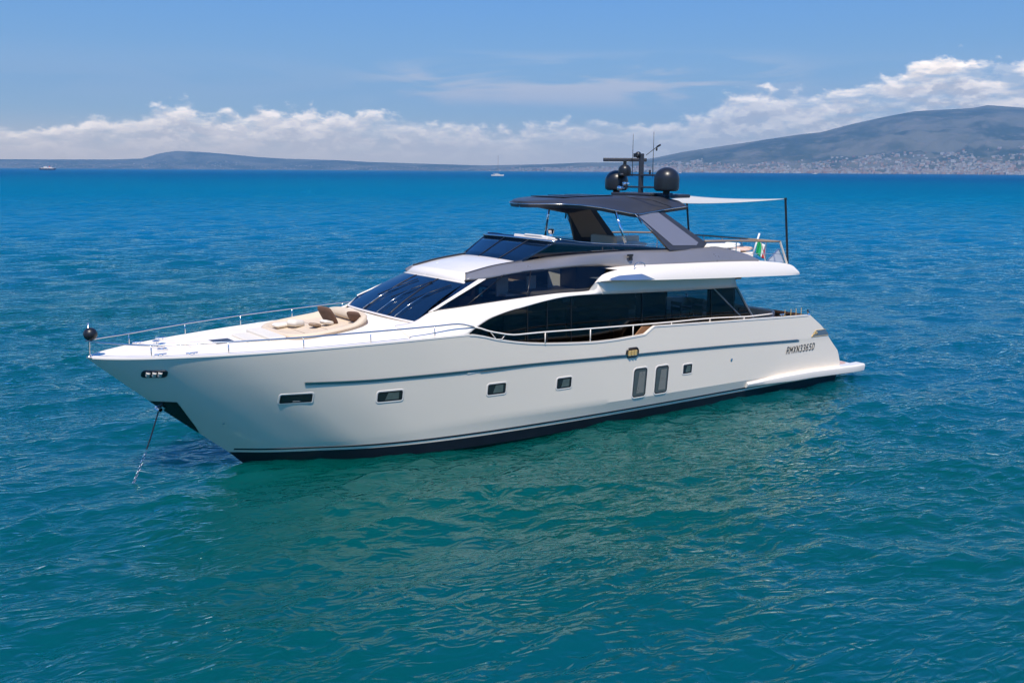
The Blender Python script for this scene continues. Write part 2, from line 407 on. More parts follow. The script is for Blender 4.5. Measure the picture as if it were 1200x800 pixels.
# ---- patches that lie on the hull side
def on_hull(cx, cy_, pts2, off):
    """2-D outline (metres, along the hull and up) about the hull point seen at the pixel"""
    q = HP(cx, cy_); o = []
    for a, b in pts2:
        x, z = q[0]-a, q[2]+b       # a runs aft
        o.append((x, YH(x, z)+off, z))
    return o
def rrect(w, h, r, n=5, sk=0):
    o = []
    for (sx, sy, a0) in ((1, 1, 0), (-1, 1, 90), (-1, -1, 180), (1, -1, 270)):
        for k in range(n+1):
            a = R(a0+90*k/n); y = sy*(h/2-r)+r*math.sin(a); o.append((sx*(w/2-r)+r*math.cos(a)+sk*y, y))
    return o
def ringface(A, B):
    n = len(A); return list(A)+list(B), [(i, (i+1) % n, n+(i+1) % n, n+i) for i in range(n)]
def porthole(cx, cy_, w, h, r, name='porthole', glassm=None, side=1, recess_up=False, label=None):
    base = on_hull(cx, cy_, rrect(w+.10, h+.10, r+.04), .003)
    o1 = on_hull(cx, cy_, rrect(w+.075, h+.075, r+.03), .014)
    i1 = on_hull(cx, cy_, rrect(w+.03, h+.03, r), .012)
    i2 = on_hull(cx, cy_, rrect(w-.05, h-.05, max(.015, r-.02)), .006)
    gl = on_hull(cx, cy_, rrect(w-.03, h-.03, max(.015, r-.02)), .008)
    fr = merge(ringface(base, o1), ringface(o1, i1), ringface(i1, i2))
    n = len(gl); g_ = (gl, [tuple(range(n))])
    if side < 0: fr, g_ = mirror(fr), mirror(g_)
    f = link(name, *fr, WHITE, Y, smooth=True, sharp=35)
    if label: f['label'] = label
    link('pane', *g_, glassm or DGLASS, f)
    gk = ringface(on_hull(cx, cy_, rrect(w+.012, h+.012, r), .0125), on_hull(cx, cy_, rrect(w-.055, h-.055, max(.015, r-.03)), .0125))
    link('gasket', *(mirror(gk) if side < 0 else gk), BLACK, f)
    # inner blind seen through the pane: a paler lower edge
    sill = on_hull(cx, cy_, [(-w*.20, -h*.38), (w*.36, -h*.38), (w*.36, h*.38), (-w*.08, h*.38)], .0105)
    s_ = (sill, [tuple(range(len(sill)))])
    if side < 0: s_ = mirror(s_)
    if glassm is not DGLASS: link('blind', *s_, BLIND if glassm is TALLG else PORTG, f)
for side in (1, -1):
    porthole(347, 467, .74, .22, .03, 'hull_slot', DGLASS, side)
    porthole(457, 464, .66, .26, .05, 'porthole', None, side)
    porthole(582, 455.5, .56, .29, .05, 'porthole', None, side)
    porthole(661, 448.5, .50, .30, .05, 'porthole', None, side)
    porthole(749.5, 448, .53, .90, .10, 'tall_hull_window', TALLG, side)
    porthole(775, 444.5, .53, .87, .10, 'tall_hull_window', TALLG, side)
    porthole(805.5, 432, .38, .28, .04, 'porthole', None, side)
def fairlead(cx, cy_, w, h, m, side):
    base = on_hull(cx, cy_, rrect(w+.05, h+.05, h/2), .004); o1 = on_hull(cx, cy_, rrect(w, h, h/2-.02), .035); i1 = on_hull(cx, cy_, rrect(w-.07, h-.07, h/2-.05), .01)
    n = len(i1); fr = merge(ringface(base, o1), ringface(o1, i1))
    hole = (on_hull(cx, cy_, rrect(w-.06, h-.06, h/2-.05), .012), [tuple(range(n))])
    rol = []
    for k in (-.28, -.02, .22):
        c = on_hull(cx, cy_, [(k*w, -h*.26), (k*w, h*.26)], .03); rol.append(tube(c, .055*w/.5, 10))
    rr = merge(*rol)
    if side < 0: fr, hole, rr = mirror(fr), mirror(hole), mirror(rr)
    f = link('fairlead', *fr, BLACK, Y, smooth=True, sharp=40); link('opening', *hole, DARK, f)
    for rl in rol:
        link('roller', *(mirror(rl) if side < 0 else rl), m, f, smooth=True, sharp=50)
for side in (1, -1):
    fairlead(181, 438.2, .48, .17, ROLL, side)
    fairlead(741, 413, .48, .28, BRASS, side)
# small outlets
for px, py, r_ in ((262, 495.5, .03), (857, 421, .045), (707, 355, .0)):
    if r_:
        q = HP(px, py); link('water_outlet', *lathe((0, 0, 0), [(r_, 0), (r_, .02), (r_*.6, .025), (r_*.6, .0)], 14), CHROME, Y, smooth=True, sharp=40)
        o = bpy.data.objects[[k.name for k in Y.children if k.name.startswith('water_outlet')][-1]]
        o.data.transform(Matrix.Translation(Vector(q)-Vector((13, 0, 0))) @ hull_normal(q[0], q[2]).to_track_quat('Z', 'Y').to_matrix().to_4x4() @ Matrix.Translation(Vector((13, 0, 0))))
        o.data.transform(Matrix.Identity(4))
# recess with lettering beside the transom
tv = [HP(*q, .008) for q in ((951, 394.5), (953.5, 389), (956, 387), (967, 385.5), (971, 391.5), (970, 392.3))]
v_ = link('transom_vent', tv, [tuple(range(len(tv)))], STRAKE, Y); 
fr_ = [tube([tv[0], tv[2]], .02, 6), tube([tv[0], tv[-1]], .012, 6), tube([tv[2], tv[3]], .01, 6)]
link('vent_trim', *merge(*fr_), BRASS, v_)
link('vent_emblem', *merge(*[tube(PPt, .012, 6) for PPt in ([HP(953.5, 392, .02), HP(955.2, 389, .02)], [HP(955.5, 391.7, .02), HP(957, 388.7, .02)], [HP(955.2, 389, .02), HP(958, 391.2, .02)])]), BRASS, v_)

# registration number
GLYPH = {'R': [[(0, 0), (0, 1), (.42, 1), (.56, .9), (.56, .64), (.42, .52), (0, .52)], [(.28, .52), (.6, 0)]], 'M': [[(0, 0), (0, 1), (.36, .35), (.72, 1), (.72, 0)]],
    'X': [[(0, 0), (.58, 1)], [(0, 1), (.58, 0)]], 'N': [[(0, 0), (0, 1), (.56, 0), (.56, 1)]], '3': [[(0, .88), (.14, 1), (.4, 1), (.52, .88), (.52, .64), (.38, .54), (.2, .54)], [(.38, .54), (.54, .42), (.54, .12), (.4, 0), (.14, 0), (0, .12)]],
    '6': [[(.5, .92), (.34, 1), (.14, .94), (0, .6), (0, .15), (.14, 0), (.4, 0), (.54, .15), (.54, .42), (.4, .56), (.14, .56), (.01, .42)]],
    '5': [[(.5, 1), (.06, 1), (.02, .58), (.36, .6), (.52, .46), (.52, .14), (.38, 0), (.12, 0), (0, .1)]], 'D': [[(0, 0), (0, 1), (.34, 1), (.56, .8), (.56, .2), (.34, 0), (0, 0)]]}
LH, LW, q = .225, .18, HP(938.5, 408); adv = .0; cells = []
for ch in 'RMXN3365D':
    cells.append((ch, adv)); adv += (.72 if ch == 'M' else .57)*LW+.072
ribs = []
for ch, x0 in cells:
    for st_ in GLYPH[ch]:
        for (a0, b0), (a1, b1) in zip(st_[:-1], st_[1:]):
            # a flat painted stroke with square ends
            p0, p1 = np.array((x0+a0*LW+b0*.045, b0*LH)), np.array((x0+a1*LW+b1*.045, b1*LH)); d_ = (p1-p0)/np.linalg.norm(p1-p0); n_ = np.array((-d_[1], d_[0]))*.0155
            p0, p1 = p0-d_*.010, p1+d_*.010; qd = [p0-n_, p1-n_, p1+n_, p0+n_]
            ribs.append(([(q[0]+adv/2-k[0], YH(q[0]+adv/2-k[0], q[2]-LH/2+k[1])+.012+.0004*(len(ribs) % 5), q[2]-LH/2+k[1]) for k in qd], [(0, 1, 2, 3)]))
V, F = merge(*ribs)
link('registration_number', V, F, INK, Y)

# anchor pocket on the stem
def pocket(side):
    pts = [(175, 470), (207, 471), (214, 478), (233, 507)]
    st_ = [(xn(z)-.0, 0.0, z) for z in np.linspace(1.93, .97, 8)]
    up = [HP(*q, .012) for q in ((176, 469.7), (190, 470.3), (207, 471), (211, 476), (217, 484), (223, 492), (229, 500), (233, 506.5))]
    a = [(x+.014, 0.0, z) for x, _, z in st_]
    rows_ = [[tuple(np.array(u_)*(1-t)+np.array(s_)*t) for u_, s_ in zip(up, a)] for t in (0, .25, .5, .75, 1)]
    rows_ = [[(x, YH(x, z)+.014 if k != 4 else y, z) for x, y, z in r_] for k, r_ in enumerate(rows_)]
    vf = grid(rows_); return vf if side > 0 else mirror(vf)
link('anchor_pocket', *merge(pocket(1), pocket(-1)), GREENP, Y, smooth=True, sharp=30)
# anchor shank peeking out of the pocket
q = P(186.5, 479, .05)
link('anchor', *merge(tube([(q[0]-.25, 0, q[2]+.15), (q[0]+.03, 0, q[2]-.02)], .06, 8), box((q[0]-.02, 0, q[2]), (.16, .34, .09), ry=.7), tube([(q[0], -.17, q[2]), (q[0], .17, q[2])], .05, 8)), STEEL, Y, smooth=True, sharp=40)

# ---- spray sponson and swim platform
def sponson():
    lo = []; rows_ = []
    for i in range(40):
        t = i/39; x = 6.85-(6.85-0.38)*t
        out_ = .10+.15*sm(0, .3, t)
        yb = (YH(x, .5) if x > 1.9 else YH(1.9, .5)) - (0 if x > 1.3 else .10*(1.3-x)**2)
        ztop = .60+.07*sm(0, .3, t)-.12*max(0, (t-.5)*2)
        zbot = ztop-(.18+.10*sm(0, .4, t)); 
        if x < 1.6: zbot = max(zbot, .20+.09*(1.6-x)/1.6)
        rows_.append([(x, yb-.15, ztop+.012), (x, yb+out_-.06, ztop+.005), (x, yb+out_-.01, ztop-.03), (x, yb+out_, ztop-.07), (x, yb+out_-.03, zbot+.03), (x, yb+out_-.08, zbot), (x, yb-.15, zbot+.02)])
    return rows_
sr = sponson(); vf = merge(grid(sr), ([sr[0][k] for k in range(7)], [tuple(range(7))]))
link('spray_sponson', *merge(vf, ([sr[-1][k] for k in range(7)], [tuple(range(7))])), WHITE, Y, smooth=True, sharp=30)
link('spray_sponson', *mirror(merge(vf, ([sr[-1][k] for k in range(7)], [tuple(range(7))]))), WHITE, Y, smooth=True, sharp=30)
pf = [(2.2, 2.72), (.73, 2.72), (.50, 2.55), (.38, 1.9), (.32, 0)]
pf = pf+[(x, -y) for x, y in pf[::-1][1:]]
link('swim_platform', *prism([(x, y, .30) for x, y in pf], (0, 0, .20)), WHITE, Y, bevel=.02)
link('platform_teak', *prism([(x+.08 if x < 1 else x, y*.95, .503) for x, y in pf], (0, 0, .012)), PINKTEAK, Y)

# ---- foredeck and coachroof: a height field inside the sheer
ztc = spline([(27, 3.20), (25, 3.235), (24, 3.25), (23.2, 3.26), (22.4, 3.28), (21, 3.40), (19.9, 3.54), (19.2, 3.60), (17.5, 3.80)])
def ZD(x, y):
    b_ = Fs(max(0, xn(zs0(x))-x)); e = abs(y)/max(b_, 1e-3); zz = zs0(x)+.01
    h = ztc(x)-zz; k = 1-sm(.62, .97, e) if x < 23 else 1-e*e
    kk = sm(23, 24.5, x); k = (1-sm(.60, .98, e))*(1-kk)+(1-e*e)*kk
    return zz+h*k-.006
rows_ = []
for i in range(90):
    x = 26.97-(26.97-17.9)*i/89; b_ = Fs(max(0, xn(zs0(x))-x))-.012
    rows_.append([(x, b_*k, ZD(x, b_*k)) for k in np.linspace(1, -1, 41)])
link('foredeck', *grid(rows_), DECKW, Y, smooth=True)
# toe rail moulding along the sheer
toe = [(x, Fs(xn(zs0(x))-x)-.03, zs0(x)+.0) for x in np.linspace(26.9, 18.0, 60)]
t_ = [[(x, y+.036, z-.02), (x, y+.034, z+.022), (x, y-.02, z+.03), (x, y-.06, z-.01)] for x, y, z in toe]
link('toe_rail', *grid(t_), WHITE, Y, smooth=True, sharp=40); link('toe_rail', *mirror(grid(t_)), WHITE, Y, smooth=True, sharp=40)

# ---- superstructure curves (port side)
ywb = [(19.19, 2.02), (18.8, 2.12), (17.9, 2.30), (16.3, 2.42), (14.7, 2.47), (13.3, 2.5)]
WB = [(19.19, 2.0, 3.645)]+PP((508, 364, 2.12), (540, 359, 2.30), (596, 350.6, 2.42), (650, 343.5, 2.47), (691, 340, 2.50))
WT = [(17.39, 1.70, 4.54)]+PP((569, 328, 1.78), (607, 319, 1.88), (652, 314.6, 1.97), (697, 312.4, 2.05), (735, 315, 2.15))
SH = [(19.19, YH(19.19, 3.27), 3.28)]+[(x, YH(x, zs0(x)), zs0(x)) for x in (18.6, 18.2, 17.92)]
# white shoulder between the sheer and the windows; lower edge = sheer, then the upper edge of the saloon glass
SALTOP = [(549, 391, 2.87), (555, 386, 2.86), (562, 381, 2.83), (575, 373, 2.78), (596, 365, 2.74), (620, 358, 2.70), (640, 352.5, 2.67), (660, 348.3, 2.64), (680, 346, 2.62), (707, 344.6, 2.60)]
lo = [(19.6, YH(19.6, 3.26), 3.275), (19.19, YH(19.19, 3.27), 3.285), (18.6, YH(18.6, 3.28), 3.29), (18.2, YH(18.2, 3.28), 3.295)]+PP(*SALTOP)
up = [(19.70, 1.85, 3.56)]+WB+PP((699, 332, 2.58))
sh = ruled(lo, up, 60, 10, bulge=.05)
link('cabin_side', *sh, WHITE, Y, smooth=True, solid=.07, off=-1)
link('cabin_side', *mirror(sh), WHITE, Y, smooth=True, solid=.07, off=-1)
# windscreen
def wcurve(a, b, bx, bz, n=25):
    o = []
    for k in np.linspace(1, -1, n):
        o.append((a[0]+bx*(1-abs(k)**2.4), a[1]*k, a[2]+bz*(1-k*k)))
    return o
wb = wcurve((19.19, 2.00, 3.60), None, .16, .02); wt = wcurve((17.39, 1.70, 4.52), None, .20, .05)
ws = []
for j in range(9):
    t = j/8; ws.append([tuple(np.array(a)*(1-t)+np.array(b)*t+np.array((.05, 0, .05))*4*t*(1-t)) for a, b in zip(wb, wt)])
link('windscreen', *grid(ws), WSCR, Y, smooth=True)
wsu = link('windscreen_surround', *merge(tube(wt, .022, 8), tube([(x, y, z+.015) for x, y, z in wb], .03, 8)), WHITE, Y, smooth=True)
def wspt(k, t, off=.0):
    a = np.array(smoothcurve(wb, 101))[int(round((1-k)/2*100))]; b = np.array(smoothcurve(wt, 101))[int(round((1-k)/2*100))]
    return tuple(a*(1-t)+b*t+np.array((.05, 0, .05))*4*t*(1-t)+np.array((.45, 0, .9))*off)
for k in (-.36, .36):
    link('windscreen_mullion', *tube([wspt(k, t, .004) for t in np.linspace(0, 1, 9)], .018, 6), BLACK, Y, smooth=True)
for k0, k1, ln in ((.50, .82, 0), (.02, .34, 0), (-.42, -.12, 0)):
    w_ = link('wiper', *tube([wspt(k0+.06, .02, .05), wspt(k0+.10, .3, .05), wspt(k0+.17, .62, .045)], .011, 6), STEEL, Y, smooth=True)
    link('blade', *tube([wspt(k0-.04, .36, .035), wspt(k0+.17, .62, .04), wspt(k0+.36, .88, .035)], .014, 6), BLACK, w_, smooth=True)
# corner pane, A pillar and pilothouse side window
cp = ruled([(19.19, 2.0, 3.605), P(503, 365.5, 2.09)], [(17.39, 1.70, 4.525), P(561, 327.3, 1.755)], 8, 4, sm=False)
ap = ruled([P(502, 366, 2.10), P(509, 364.3, 2.13)], [P(560.5, 327.5, 1.76), P(569.5, 327.2, 1.79)], 4, 4, sm=False)
sw = ruled(PP((508, 364.5, 2.115), (540, 359.5, 2.29), (596, 351, 2.405), (650, 344, 2.455), (690, 340.5, 2.47), (697, 333, 2.45)),
           PP((568, 327.5, 1.77), (607, 318.5, 1.87), (652, 314, 1.96), (697, 312, 2.04), (722, 312.5, 2.12), (737, 314.5, 2.2)), 40, 6)
for f_ in (lambda a: a, mirror):
    link('corner_pane', *f_(cp), NAVY, Y, smooth=True)
    link('windscreen_pillar', *f_(ap), WHITE, Y, solid=.05, off=0)
    o = link('pilothouse_window', *f_(sw), GLASSP, Y, smooth=True)
    link('window_frame', *f_(merge(tube(smoothcurve(PP((508, 364.2, 2.13), (540, 359, 2.31), (596, 350.6, 2.43), (650, 343.5, 2.48), (690, 340, 2.50)), 30), .018, 6),
        tube(PP((548, 357, 2.32), (590.5, 322, 1.85)), .012, 6), tube(PP((618, 347.5, 2.43), (622, 317.3, 1.92)), .02, 6))), BLACK, o, smooth=True)

# ---- roof over the pilothouse and flybridge windscreen
GL = PP((545, 327.5, 1.70), (568, 326.3, 1.78), (605, 319.5, 1.88), (629, 316.9, 1.93), (657.5, 313.8, 1.98), (700, 311.9, 2.06), (725, 312.6, 2.16), (742, 313.6, 2.30), (765, 311.3, 2.55), (800, 309, 2.72), (850, 307, 2.78), (889, 305.6, 2.80))
GU = PP((546, 320.5, 1.50), (577, 311.7, 1.50), (609, 306, 1.54), (622, 304, 1.58), (650, 301, 1.72), (682, 298, 1.90), (737, 294.2, 2.14), (784, 292.8, 2.33), (822, 290.5, 2.42), (841, 289, 2.47), (870, 296, 2.6), (889, 303.6, 2.76))
gr = ruled(GL, GU, 70, 5, bulge=.03)
for f_ in (lambda a: a, mirror):
    link('flybridge_coaming', *f_(gr), GREY, Y, smooth=True, solid=.10, off=-1)
    link('coaming_edge', *f_(tube(smoothcurve([(x, y-.03, z) for x, y, z in GU[:9]], 60), .022, 6)), DARK, Y, smooth=True)
# roof
a_ = [(17.39+.52, 0, 0)]
rr = []
gu = smoothcurve(GU[:5], 20)
for i in range(20):
    x, y, z = gu[i]; fx = 1-i/19
    rr.append([(x+(.20*fx+.12*(1-fx))*(1-abs(k)**2.4), (y-.04)*k, z-.03+.05*(1-k*k)) for k in np.linspace(1, -1, 25)])
front = [(x, y, z-.0) for x, y, z in wt]
rr = [front]+rr
link('pilothouse_roof', *grid(rr), WHITE, Y, smooth=True, solid=.05, off=-1)

fb = [(x, y*.985, z) for x, y, z in wcurve((15.38, 1.58, 4.98), None, .16, .05)]
ft = wcurve((14.33, 1.86, 5.55), None, .14, .03)
fw_ = []
for j in range(5):
    t = j/4; fw_.append([tuple(np.array(a)*(1-t)+np.array(b)*t) for a, b in zip(fb, ft)])
link('flybridge_windscreen', *grid(fw_), WSCR, Y, smooth=True, solid=.02)
link('windscreen_rim', *tube([(x, y, z+.02) for x, y, z in ft], .035, 8), STEEL, Y, smooth=True)
# side wind deflector glass
dg = ruled(PP((612, 304.5, 1.57), (650, 301, 1.68), (682, 298, 1.86), (737, 294, 2.09), (779, 293, 2.26)), PP((655, 280.3, 1.85), (668, 281, 1.90), (690, 284.5, 1.98), (737, 287, 2.12), (783, 291, 2.29)), 30, 3)
for f_ in (lambda a: a, mirror):
    w_ = link('side_deflector', *f_(dg), NAVY, Y, smooth=True, solid=.015)
    link('deflector_rim', *f_(tube(smoothcurve(PP((655, 280.3, 1.85), (690, 284.3, 1.98), (737, 286.7, 2.12), (775, 288.5, 2.26), (784, 293, 2.31)), 30), .014, 6)), STEEL, w_, smooth=True)
for k in (.35, -.3):
    link('windscreen_mullion', *tube([tuple(np.array(a)*1.0+np.array((.01, 0, .01))) for a in (fb[int((1-k)*12)], ft[int((1-k)*12)])], .012, 6), BLACK, Y)
# helm console cowl behind the screen
link('helm_console', *merge(box((13.95, .55, 5.36), (.75, 1.7, .5), ry=-.25), box((14.0, .7, 5.64), (.55, .9, .07), ry=-.2)), WHITE, Y, bevel=.03)

# ---- upper deck slab with its overhanging rim (wings)
RT = PP((699, 328.5, 2.52), (706, 322, 2.58), (718, 317.6, 2.66), (735, 314.9, 2.75), (765, 311.6, 2.86), (800, 309.3, 2.90), (850, 307, 2.90), (892, 306.2, 2.90), (915, 307.8, 2.90), (928, 310.8, 2.90), (935, 317, 2.95))
RB = PP((690.5, 340, 2.50), (698, 331, 2.60), (715, 328.8, 2.80), (740, 328.6, 2.98), (768, 328.1, 3.06), (800, 327.2, 3.08), (850, 325.6, 3.08), (892, 323.9, 3.08), (915, 323, 3.06), (928, 322.5, 3.02), (937, 321.8, 2.97))
rim = ruled(RB, RT, 80, 6, bulge=.03)
rt, rb = smoothcurve(RT, 80), smoothcurve(RB, 80)
inner = [(x, y-.10, z-.015) for x, y, z in rt]
for f_ in (lambda a: a, mirror):
    link('overhang_rim', *f_(rim), WHITE, Y, smooth=True, sharp=40)
topg = [[(x, y*k, z-.004-.0*(1-abs(k))) for k in np.linspace(1, -1, 9)] for x, y, z in rt if x < 12.6]
link('flybridge_deck', *grid(topg), DECKW, Y, smooth=True)
botg = [[(x, (y-.01)*k, z+.006) for k in np.linspace(1, -1, 9)] for x, y, z in rb[6:]]
link('overhang_soffit', *grid(botg), WHITE, Y, smooth=True)
capr = [[(x, y*k, z) for k in np.linspace(1, -1, 9)] for x, y, z in (tuple(rt[-1]), tuple(rb[-1]))]
link('overhang_end', *grid(capr), WHITE, Y)
# wedge and fascia below the overhang
for f_ in (lambda a: a, mirror):
    link('side_wedge', *f_(ruled(PP((690.5, 340.2, 2.53), (707, 344.8, 2.61)), PP((697.8, 331.2, 2.60), (701, 331.4, 2.61)), 4, 2, sm=False)), WHITE, Y)
    link('fascia', *f_(ruled(PP((706, 344.8, 2.60), (740, 343.4, 2.57), (780, 341.6, 2.55), (864, 336.6, 2.55)), PP((698.5, 330, 2.60), (740, 324, 2.60), (780, 322, 2.60), (860, 320, 2.60)), 20, 3, sm=False)), WHITE, Y, smooth=True, solid=.05)
    ins = ruled(PP((713.5, 328.2, 2.84), (725, 328.3, 2.93), (745, 328.0, 3.035), (767.5, 327.7, 3.10)), PP((716.5, 325.8, 2.84), (726, 322.8, 2.90), (752.5, 320.8, 3.02), (767, 327.0, 3.10)), 20, 3, sm=False)
    link('air_intake', *f_(ins), BLUEGL, Y, smooth=True)

# ---- main saloon: glass, pillars, interior
def YL(x): return 2.50+.34*sm(14.2, 17.7, x)
def PL(px, py):
    y = 2.6
    for _ in range(30): y = .5*y+.5*YL(P(px, py, y)[0])
    return P(px, py, y)
gtop = [PL(*q) for q in ((551, 390), (562, 381), (575, 372.5), (596, 364.3), (620, 357.3), (640, 351.8), (660, 347.5), (680, 345.3), (707, 343.8), (740, 342.5), (780, 340.8), (836, 337.5))]
gbot = [PL(*q) for q in ((550, 392), (560, 397), (575, 401), (596, 404.5), (620, 407), (640, 409), (660, 410), (680, 410), (707, 410), (740, 409), (780, 406), (872, 375))]
sg = ruled(gbot, gtop, 60, 6, sm=False)
tri = ruled([PL(880, 374.5), PL(872, 375)][::-1], [PL(836, 337.5), PL(862, 336)], 4, 4, sm=False)
tri2 = ([PL(836, 337.5), PL(872, 375), PL(883, 374), PL(863, 336)], [(0, 1, 2, 3)])
for f_ in (lambda a: a, mirror):
    o = link('saloon_window', *f_(sg), GLASS, Y, smooth=True)
    pil = []; 
    for (a, b) in (((618, 358), (618, 404)), ((641, 352), (641, 405)), ((669, 346.5), (669, 405)), ((752, 341.8), (752, 402)), ((833, 338), (833, 382))):
        pa, pb = PL(*a), PL(*b); pil.append(tube([(pa[0], pa[1]+.012, pa[2]), (pb[0], pb[1]+.012, pb[2])], .013, 6))
    for q_ in pil: link('window_bar', *f_(q_), BLACK, o)
    o = link('aft_window', *f_(tri2), GLASSL, Y)
    pa, pb, pc, pd = PL(836, 337.5), PL(872, 375), PL(883, 374), PL(863, 336)
    link('window_frame', *f_(merge(tube([pa, pb], .025, 6), tube([pd, pc], .045, 6), tube([pa, pd], .02, 6))), STRAKE, o)
# interior
FL = 2.05
link('saloon_floor', *box((12, 0, FL), (10.6, 4.7, .06)), TEAK, Y)
link('saloon_ceiling', *box((11.0, 0, 4.09), (8.6, 4.8, .05)), TAN, Y)
link('pilothouse_floor', *box((15.9, 0, 3.55), (5.0, 3.6, .05)), TAN, Y)
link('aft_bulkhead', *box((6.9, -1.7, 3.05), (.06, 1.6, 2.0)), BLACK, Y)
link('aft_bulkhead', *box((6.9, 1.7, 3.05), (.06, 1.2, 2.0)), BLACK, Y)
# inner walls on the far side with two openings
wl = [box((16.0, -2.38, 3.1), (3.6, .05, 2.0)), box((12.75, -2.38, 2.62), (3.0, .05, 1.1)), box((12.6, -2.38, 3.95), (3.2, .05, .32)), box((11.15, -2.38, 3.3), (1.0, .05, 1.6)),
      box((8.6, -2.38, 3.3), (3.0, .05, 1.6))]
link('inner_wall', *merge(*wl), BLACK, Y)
link('saloon_sofa', *box((9.6, 1.55, 2.45), (2.6, .8, .5)), BROWN, Y, bevel=.05)
link('saloon_sofa', *box((9.6, -1.6, 2.55), (2.4, .7, .6)), BROWN, Y, bevel=.05)
link('saloon_table', *merge(box((10.9, .6, 2.8), (1.2, .9, .05)), tube([(10.9, .6, 2.05), (10.9, .6, 2.8)], .06, 8)), TEAK, Y)
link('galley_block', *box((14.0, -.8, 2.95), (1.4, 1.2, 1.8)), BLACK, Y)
link('helm_seat', *merge(box((17.0, .9, 3.85), (.6, .6, .4)), box((16.75, .9, 4.15), (.14, .6, .5))), BROWN, Y, bevel=.05)
link('helm_seat', *merge(box((17.0, -.9, 3.85), (.6, .6, .4)), box((16.75, -.9, 4.15), (.14, .6, .5))), BROWN, Y, bevel=.05)
link('pilothouse_table', *box((15.2, .8, 4.0), (.9, .9, .05)), CREAM, Y)
# pale upright panels seen through the pilothouse glass
for (x0, z0, z1, w_, y_) in ((15.55, 3.95, 4.62, .42, .9), (14.55, 3.95, 4.5, .34, 1.0), (13.75, 4.05, 4.7, .45, 1.1)):
    link('pale_panel', *merge(box((x0, y_, (z0+z1)/2), (w_, .05, z1-z0))), CREAM, Y)
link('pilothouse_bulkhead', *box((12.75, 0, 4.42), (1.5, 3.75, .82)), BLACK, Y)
# side decks and inner bulwarks
sdk = [[(x, YH(x, 2.6)-.02, 2.22), (x, 2.3, 2.22)] for x in np.linspace(17.6, 4.0, 40)]
link('side_deck', *merge(grid(sdk), mirror(grid(sdk))), TEAK, Y)
capn = []
for x in list(np.linspace(18.0, 11.76, 40))+list(np.linspace(11.70, 11.36, 8))+list(np.linspace(11.3, 3.85, 40)):
    z = zs(x); y = YH(x, z); capn.append([(x, y+.012, z-.03), (x, y+.012, z+.012), (x, y-.09, z+.014), (x, y-.12, z-.02), (x, y-.12, 2.2)])
link('bulwark_cap', *grid(capn), WHITE, Y, smooth=True, sharp=35); link('bulwark_cap', *mirror(grid(capn)), WHITE, Y, smooth=True, sharp=35)
# boarding step, brown board against the bulwark end
bs = PP((743, 395, 2.8), (753, 382.5, 2.8), (769.5, 382.5, 2.8), (766, 396, 2.8))
for f_ in (lambda a: a, mirror):
    link('boarding_step', *f_(prism(bs, (0, -.05, 0))), TEAK, Y)
# glass fairing on the rail
fg = PP((574.5, 388.5, 2.92), (592.5, 391.5, 2.95), (588, 397.5, 2.95), (581.5, 397.5, 2.93))
link('rail_fairing', *prism(fg, (0, -.03, 0)), GLASSL, Y)
for a in range(4):
    pass
link('fairing_frame', *merge(*[tube([fg[i], fg[(i+1) % 4]], .012, 6) for i in range(4)]), WHITE, Y)

# ---- cockpit at the stern
link('cockpit_deck', *box((4.9, 0, 1.85), (4.4, 5.6, .06)), TEAK, Y)
link('transom_bulkhead', *box((3.6, 0, 1.95), (.10, 5.3, 1.0)), TEAK, Y)
# ---- rails
def rail(pts, r_=.018, m=STEEL, name='handrail', n=60):
    return link(name, *tube(smoothcurve(pts, n), r_, 8), m, Y, smooth=True)
def sheerpt(x, dz, dy=-.05): return (x, YH(x, zs0(x))+dy, zs0(x)+dz)
bowr = [(26.98, .0, 3.60), (26.9, .10, 3.58), (26.5, .50, 3.55)]+[sheerpt(x, .31) for x in (25.8, 25, 24, 23, 22, 21, 20, 19, 18.3)]+[P(556, 383, 2.85)]
for f_ in (lambda a: a, mirp):
    rail(f_(bowr), .02)
    for x in (25.76, 24.14, 22.43, 20.75, 19.0):
        a, b = sheerpt(x, -.02), sheerpt(x, .31); link('stanchion', *tube(f_([a, b]), .014, 8), STEEL, Y, smooth=True)
    mr = PP((556, 383, 2.85), (566, 385.5, 2.87), (574, 388.2, 2.92), (586, 390.4, 2.95), (601, 392.3, 3.0), (620, 390.7, 3.0), (639, 389, 3.01), (692, 385, 3.03), (742, 381, 3.04), (787, 377.2, 3.04), (832, 372.9, 3.02), (872, 371.0, 3.0), (884, 370, 3.0), (905, 367.5, 2.98))
    rail(f_(mr), .022, WHITE if True else STEEL)
    for px, py, y_ in ((639, 389, 3.01), (692, 385, 3.03), (742, 381, 3.04), (787, 377.2, 3.04), (832, 372.9, 3.02), (872, 371, 3.0)):
        a = P(px, py, y_); link('stanchion', *tube(f_([a, (a[0], a[1], zs(a[0])-.03)]), .017, 8), WHITE, Y, smooth=True)
link('bow_pole', *merge(tube([(26.92, 0, 3.17), (26.90, 0, 4.02)], .018, 8), tube([(26.93, 0, 3.17), (26.93, 0, 3.22)], .05, 10)), STEEL, Y, smooth=True)
